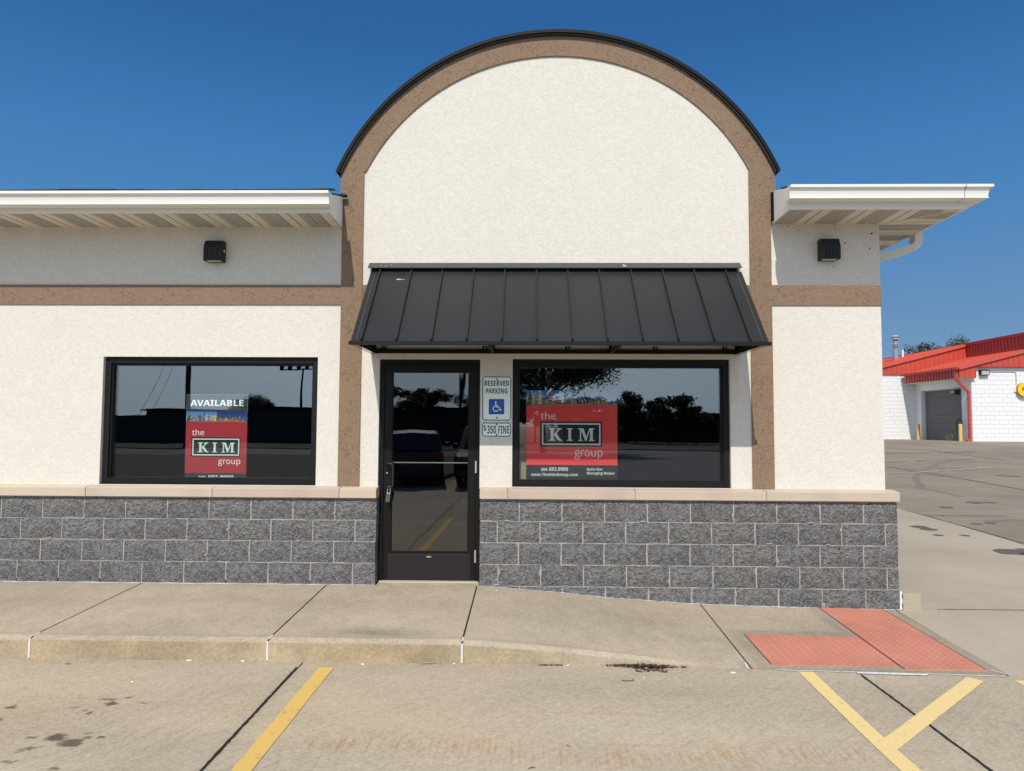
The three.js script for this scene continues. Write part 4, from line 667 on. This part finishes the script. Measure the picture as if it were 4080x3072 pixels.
{ // yellow channel letter, cut off by the edge of the picture
  const t = thing('sign_letter', 'yellow letter C with orange sides fixed on the white block wall', 'sign letter', [23.02, 3.47, -26.6]);
  const s = new THREE.Shape(), a = .72, R = .315, r = .135; s.absarc(0, 0, R, a, 2 * Math.PI - a, false); s.absarc(0, 0, r, 2 * Math.PI - a - .15, a + .15, true); s.closePath();
  mesh('returns', metres(new THREE.ExtrudeGeometry(s, { depth: .13, bevelEnabled: false, curveSegments: 40 }).translate(0, 0, .06)), std(.55, .13, .02, .5), t);
  mesh('face', metres(new THREE.ExtrudeGeometry(s, { depth: .006, bevelEnabled: false, curveSegments: 40 }).translate(0, 0, .191)), std(.85, .58, .0, .45), t);
  mesh('mount_box', box(-.37, -.22, -.1, .1, 0, .07), M.paintWhite, t);
}
// leaves: many small faces spread in clumps through a volume
function leaves(n, clumps, size, s0) {
  const old = seed; seed = s0; const P = new Float32Array(n * 9), N = new Float32Array(n * 9), a = V3(), b = V3(), c = V3();
  for (let i = 0; i < n; i++) { const [cx, cy, cz, R] = clumps[Math.floor(rnd() * clumps.length)]; const d = V3(rr(-1, 1), rr(-1, 1), rr(-1, 1)); while (d.lengthSq() > 1) d.set(rr(-1, 1), rr(-1, 1), rr(-1, 1)); d.multiplyScalar(R * (.55 + .45 * rnd())); a.set(cx, cy, cz).add(d.set(d.x, d.y * .75, d.z)); b.set(rr(-1, 1), rr(-.6, .6), rr(-1, 1)).normalize().multiplyScalar(size * rr(.6, 1.3)); c.set(rr(-1, 1), rr(-.6, .6), rr(-1, 1)).normalize().multiplyScalar(size * rr(.4, .9)); P.set([a.x, a.y, a.z, a.x + b.x, a.y + b.y, a.z + b.z, a.x + c.x, a.y + c.y, a.z + c.z], i * 9); }
  seed = old; const g = new THREE.BufferGeometry(); g.setAttribute('position', new THREE.BufferAttribute(P, 3)); g.computeVertexNormals(); return metres(g);
}
const leafMat = (r, g, b) => new THREE.MeshPhysicalMaterial({ color: new THREE.Color().setRGB(r, g, b), roughness: .8, transmission: .25, thickness: 0, side: THREE.DoubleSide });
M.leaf = leafMat(.055, .085, .025); M.leafDark = leafMat(.035, .055, .02); M.bark = std(.07, .055, .045, .95);
function tree(name, label, cat, x, y, z, H, spread, n, size, s0, mat, opt = {}) {
  const t = thing(name, label, cat, [x, y, z], opt.group); const old = seed; seed = s0;
  const h0 = opt.bole ?? H * .3, limbs = [new THREE.CylinderGeometry(H * .012, H * .024, H * .7, 8).translate(0, H * .35, 0)], cl = [];
  for (let i = 0; i < (opt.limbs ?? 12); i++) { const a = i * 2.4 + rr(-.4, .4), yy = lerp(h0, H * .72, rnd()), r = spread * rr(.5, 1), up = rr(.05, .35) * H; const e = V3(Math.cos(a) * r, Math.min(H * .96, yy + up), Math.sin(a) * r); limbs.push(tube([V3(0, yy, 0), V3(e.x * .5, yy + up * .7, e.z * .5), e], H * .006, 5, false, 6)); cl.push([e.x, e.y, e.z, spread * rr(.24, .42)], [e.x * .6, yy + up * .8, e.z * .6, spread * rr(.2, .36)]); }
  cl.push([0, H * .9, 0, spread * .35]); seed = old;
  mesh('trunk', limbs, M.bark, t); mesh('crown', leaves(n, cl, size, s0 + 1), mat, t); return t;
}
tree('broadleaf_tree', 'taller green tree top showing above the middle of the red roof', 'tree', 40.6, 1.0, -60, 8.7, 3.2, 11000, .24, 4001, M.leaf, { limbs: 40 });
tree('broadleaf_tree', 'lower green tree top left of the taller one behind the red roof', 'tree', 38.2, 1.0, -60, 8.5, 2.4, 8000, .24, 4101, M.leaf, { limbs: 34 });
{
  const t = thing('weed_plant', 'dry weed growing from the crack in front of the roller door', 'plant', [20.0, 1.075, -27.25]);
  const st = [], old = seed; seed = 909; for (let i = 0; i < 16; i++) { const a = rnd() * 6.28, r = rr(.08, .25); st.push(tube([V3(0, 0, 0), V3(Math.cos(a) * r * .4, rr(.1, .2), Math.sin(a) * r * .4), V3(Math.cos(a) * r, rr(.14, .34), Math.sin(a) * r)], .006, 4, false, 5)); } seed = old;
  mesh('stems', st, std(.22, .18, .07, .9), t); mesh('foliage', leaves(240, [[0, .16, 0, .22], [.1, .2, 0, .12]], .05, 911), leafMat(.20, .17, .06), t);
}
// ---------------------------------------------------------------- across the street: seen only as reflections in the glass
{
  const y = -.055, st = (n, x0, x1, z0, z1, m, lift = 0) => { const o = mesh(n, patch(x0, x1, z0, z1, () => y + lift, .1, 1, 1), m); o.userData.kind = 'structure'; };
  const asphalt = std(.10, .10, .10, .95), grass = new THREE.MeshStandardMaterial({ map: dataTex(256, 256, (u, v) => tint([.042, .042, .022], .6 + .8 * soilF(u, v)), true, 1 / 5), roughness: 1 });
  st('grass_verge', -120, -2.5, 15.65, 32.4, grass, .06); st('access_drive', -2.4, 34, 15.65, 32.4, asphalt); st('road', -300, 300, 32.5, 43, asphalt, .004); st('far_verge', -300, 300, 43.1, 150, grass, .06);
}
{
  const t = thing('privacy_fence', 'long dark board fence across the road seen in the window glass', 'fence', [-30, 0, 57]);
  for (let k = 0; k < 26; k++) { mesh('fence_panel', rbox(-.98 + (k - 13) * 2.02, .98 + (k - 13) * 2.02, 0, 2.5, -.02, .02, .004), std(.06, .055, .05, .9), t); mesh('post', box(-1.04 + (k - 13) * 2.02, -.99 + (k - 13) * 2.02, 0, 2.6, -.05, .05), M.bark, t); }
}
function hut(name, label, x0, x1, z, d, h, rh, c) {
  const t = thing(name, label, 'building', [(x0 + x1) / 2, 0, z]), w = (x1 - x0) / 2;
  mesh('wall', box(-w, w, -.1, h, 0, d), std(...c, .9), t);
  mesh('roof', prismX([[-.5, h], [d / 2, h + rh], [d + .5, h], [d + .5, h - .15], [-.5, h - .15]], -w - .4, w + .4), std(.012, .012, .012, .95), t);
  for (let x = -w + 1.5; x < w - 1.5; x += 3.5) { const f = mesh('window', box(x, x + 1.4, 1.1, 2.2, -.04, .02), M.plastic, t); mesh('pane', box(x + .08, x + 1.32, 1.18, 2.12, -.05, -.041), std(.02, .025, .03, .1), f); }
}
hut('storage_building', 'low dark shed across the road seen behind the fence', -38, -29.5, 64, 9, 3.2, .15, [.09, .085, .08]);
hut('office_building', 'long low building across the road seen in the door glass', -29, -4, 66, 12, 3.6, .15, [.10, .09, .08]);
hut('brick_building', 'dark low building beneath trees across the road seen in the right window', 4, 22, 68, 12, 3.2, .15, [.07, .045, .04]);
tree('broadleaf_tree', 'large open tree reflected across the top of the right window', 'tree', 1.2, 0, 38, 8.6, 4.9, 24000, .22, 5001, M.leafDark, { limbs: 32, bole: 2.6 });
[[1, 64, 4.2, 2.8], [4.5, 63, 4.3, 2.8], [-2.5, 64, 4.0, 2.6], [7.5, 66, 4.6, 2.8], [10.5, 61, 4.6, 2.8], [13.5, 60, 4.4, 2.6], [16, 60.5, 3.7, 2.2], [19.5, 60, 2.8, 1.8], [22.5, 60, 3.0, 2.0], [-33.0, 78, 5.2, 3.2], [-23, 82, 6.0, 3.6], [-14, 84, 5.4, 3], [-5, 80, 5.8, 3.4], [26, 64, 4.0, 2.6], [-17, 62, 4.6, 2.6], [-10.5, 63, 5.2, 2.8]].forEach(([x, z, h, s], i) => tree('broadleaf_tree', 'dark tree in the row across the road, seen only reflected in the glass', 'tree', x, 0, z, h, s, 5200, .34, 6000 + i * 10, M.leafDark, { limbs: 10, group: 'trees across the road' }));
{
  const p = thing('utility_pole', 'wooden utility pole across the road reflected in the left window', 'pole', [-24.2, 0, 43.6]);
  mesh('pole', new THREE.CylinderGeometry(.12, .19, 12, 10).translate(0, 6, 0), M.bark, p); mesh('crossarm', box(-1.2, 1.2, 10.6, 10.75, -.06, .06), M.bark, p);
  mesh('guy_wire', [tube([V3(-.1, 9.5, 0), V3(-5.0, 0, 1)], .015, 5), tube([V3(-.1, 8, 0), V3(-4.2, 0, 1)], .015, 5)], M.iron, p);
  const q = thing('utility_pole', 'thin utility pole across the road reflected in the door glass', 'pole', [-4.6, 0, 44]); mesh('pole', new THREE.CylinderGeometry(.11, .17, 10, 10).translate(0, 5, 0), M.bark, q);
  const m = thing('light_mast', 'tall sports floodlight mast reflected at the right of the left window', 'light mast', [-38.0, 0, 113]);
  mesh('mast', new THREE.CylinderGeometry(.14, .26, 11.2, 10).translate(0, 5.6, 0), M.iron, m); mesh('crossarm', box(-3.9, 3.9, 10.9, 11.1, -.1, .1), M.iron, m);
  for (let i = 0; i < 6; i++) mesh('lamp_head', cyl(.42, .25, .5, 0, 0, 0, 12).rotateX(.9).translate(-3.5 + 1.4 * i, 11.3, -.3), M.iron, m);
}
function car(name, label, cat, pos, turn, paint, tall) {
  const t = thing(name, label, cat, pos); t.rotation.y = turn;
  const H = tall, hw = .90, body = shapeOf([[-2.2, .32], [-1.82, .30], [-1.75, .55], [-1.5, .70], [-1.2, .70], [-.95, .55], [-.9, .28], [.9, .28], [.97, .55], [1.2, .70], [1.5, .70], [1.75, .55], [1.82, .30], [2.2, .34], [2.27, .60], [2.22, .92], [1.95, 1.02], [1.0, 1.08], [-2.0, 1.08], [-2.25, .98], [-2.28, .6]]);
  const ex = (s, w, b) => metres(new THREE.ExtrudeGeometry(s, { depth: 2 * w - 2 * b, bevelEnabled: true, bevelThickness: b, bevelSize: b, bevelOffset: -b, bevelSegments: 3 }).translate(0, 0, -w + b));
  const cab = ex(shapeOf([[-2.15, 1.06], [1.05, 1.06], [.25, H - .05], [.0, H], [-1.7, H], [-1.95, H - .08]]), .78, .09), glass = ex(shapeOf([[-2.10, 1.12], [.88, 1.12], [.22, H - .12], [-1.88, H - .12]]), .795, .04);
  const tp = (g) => { const p = g.attributes.position; for (let i = 0; i < p.count; i++) { const k = clamp((p.getY(i) - 1.06) / (H - 1.06)); p.setZ(i, p.getZ(i) * lerp(1.1, .88, k)); } g.computeVertexNormals(); return g; };
  const b = mesh('body', [ex(body, hw, .07), tp(cab)], paint, t), gm = std(.012, .014, .016, .05);
  mesh('side_windows', tp(glass), gm, t);
  mesh('windscreen', prism([[-.68, 0], [.68, 0], [.58, .62], [-.58, .62]], 0, .012).applyMatrix4(new THREE.Matrix4().makeRotationY(Math.PI / 2).multiply(new THREE.Matrix4().makeRotationX(-.86))).translate(.98, 1.12, 0), gm, t);
  for (const [x, z] of [[-1.35, .80], [-1.35, -.80], [1.35, .80], [1.35, -.80]]) { const w = mesh('wheel', new THREE.TorusGeometry(.26, .09, 10, 24).scale(1, 1, 1.2).translate(x, .34, z), std(.015, .015, .015, .9), t); mesh('rim', new THREE.CylinderGeometry(.21, .21, .16, 12).rotateX(Math.PI / 2).translate(x, .34, z), M.zinc, w); }
  for (const z of [.66, -.66]) { mesh('headlight', rbox(2.16, 2.25, .78, .92, z - .18, z + .18, .03), std(.10, .10, .10, .2), t); mesh('tail_light', rbox(-2.29, -2.2, .85, 1.04, z - .14, z + .14, .03), std(.25, .01, .01, .2), t); mesh('mirror', rbox(.62, .78, 1.08, 1.24, z * 1.5 - .08, z * 1.5 + .08, .03), paint, t); }
  mesh('bumper', [rbox(2.1, 2.31, .36, .56, -.82, .82, .05), rbox(-2.32, -2.1, .36, .58, -.82, .82, .05)], std(.03, .03, .03, .6), t);
}
car('parked_car', 'dark sport utility car parked opposite and mirrored in the door glass', 'car', [-3.25, -.05, 15.0], -Math.PI / 2 - .12, std(.035, .045, .07, .15), 1.62);
car('parked_car', 'black tall car parked opposite and mirrored at the right of the door glass', 'car', [-.95, -.05, 14.6], Math.PI / 2, darkMetal(.012, .012, .014, .55, .35), 1.78);
renderer.render(scene, camera);
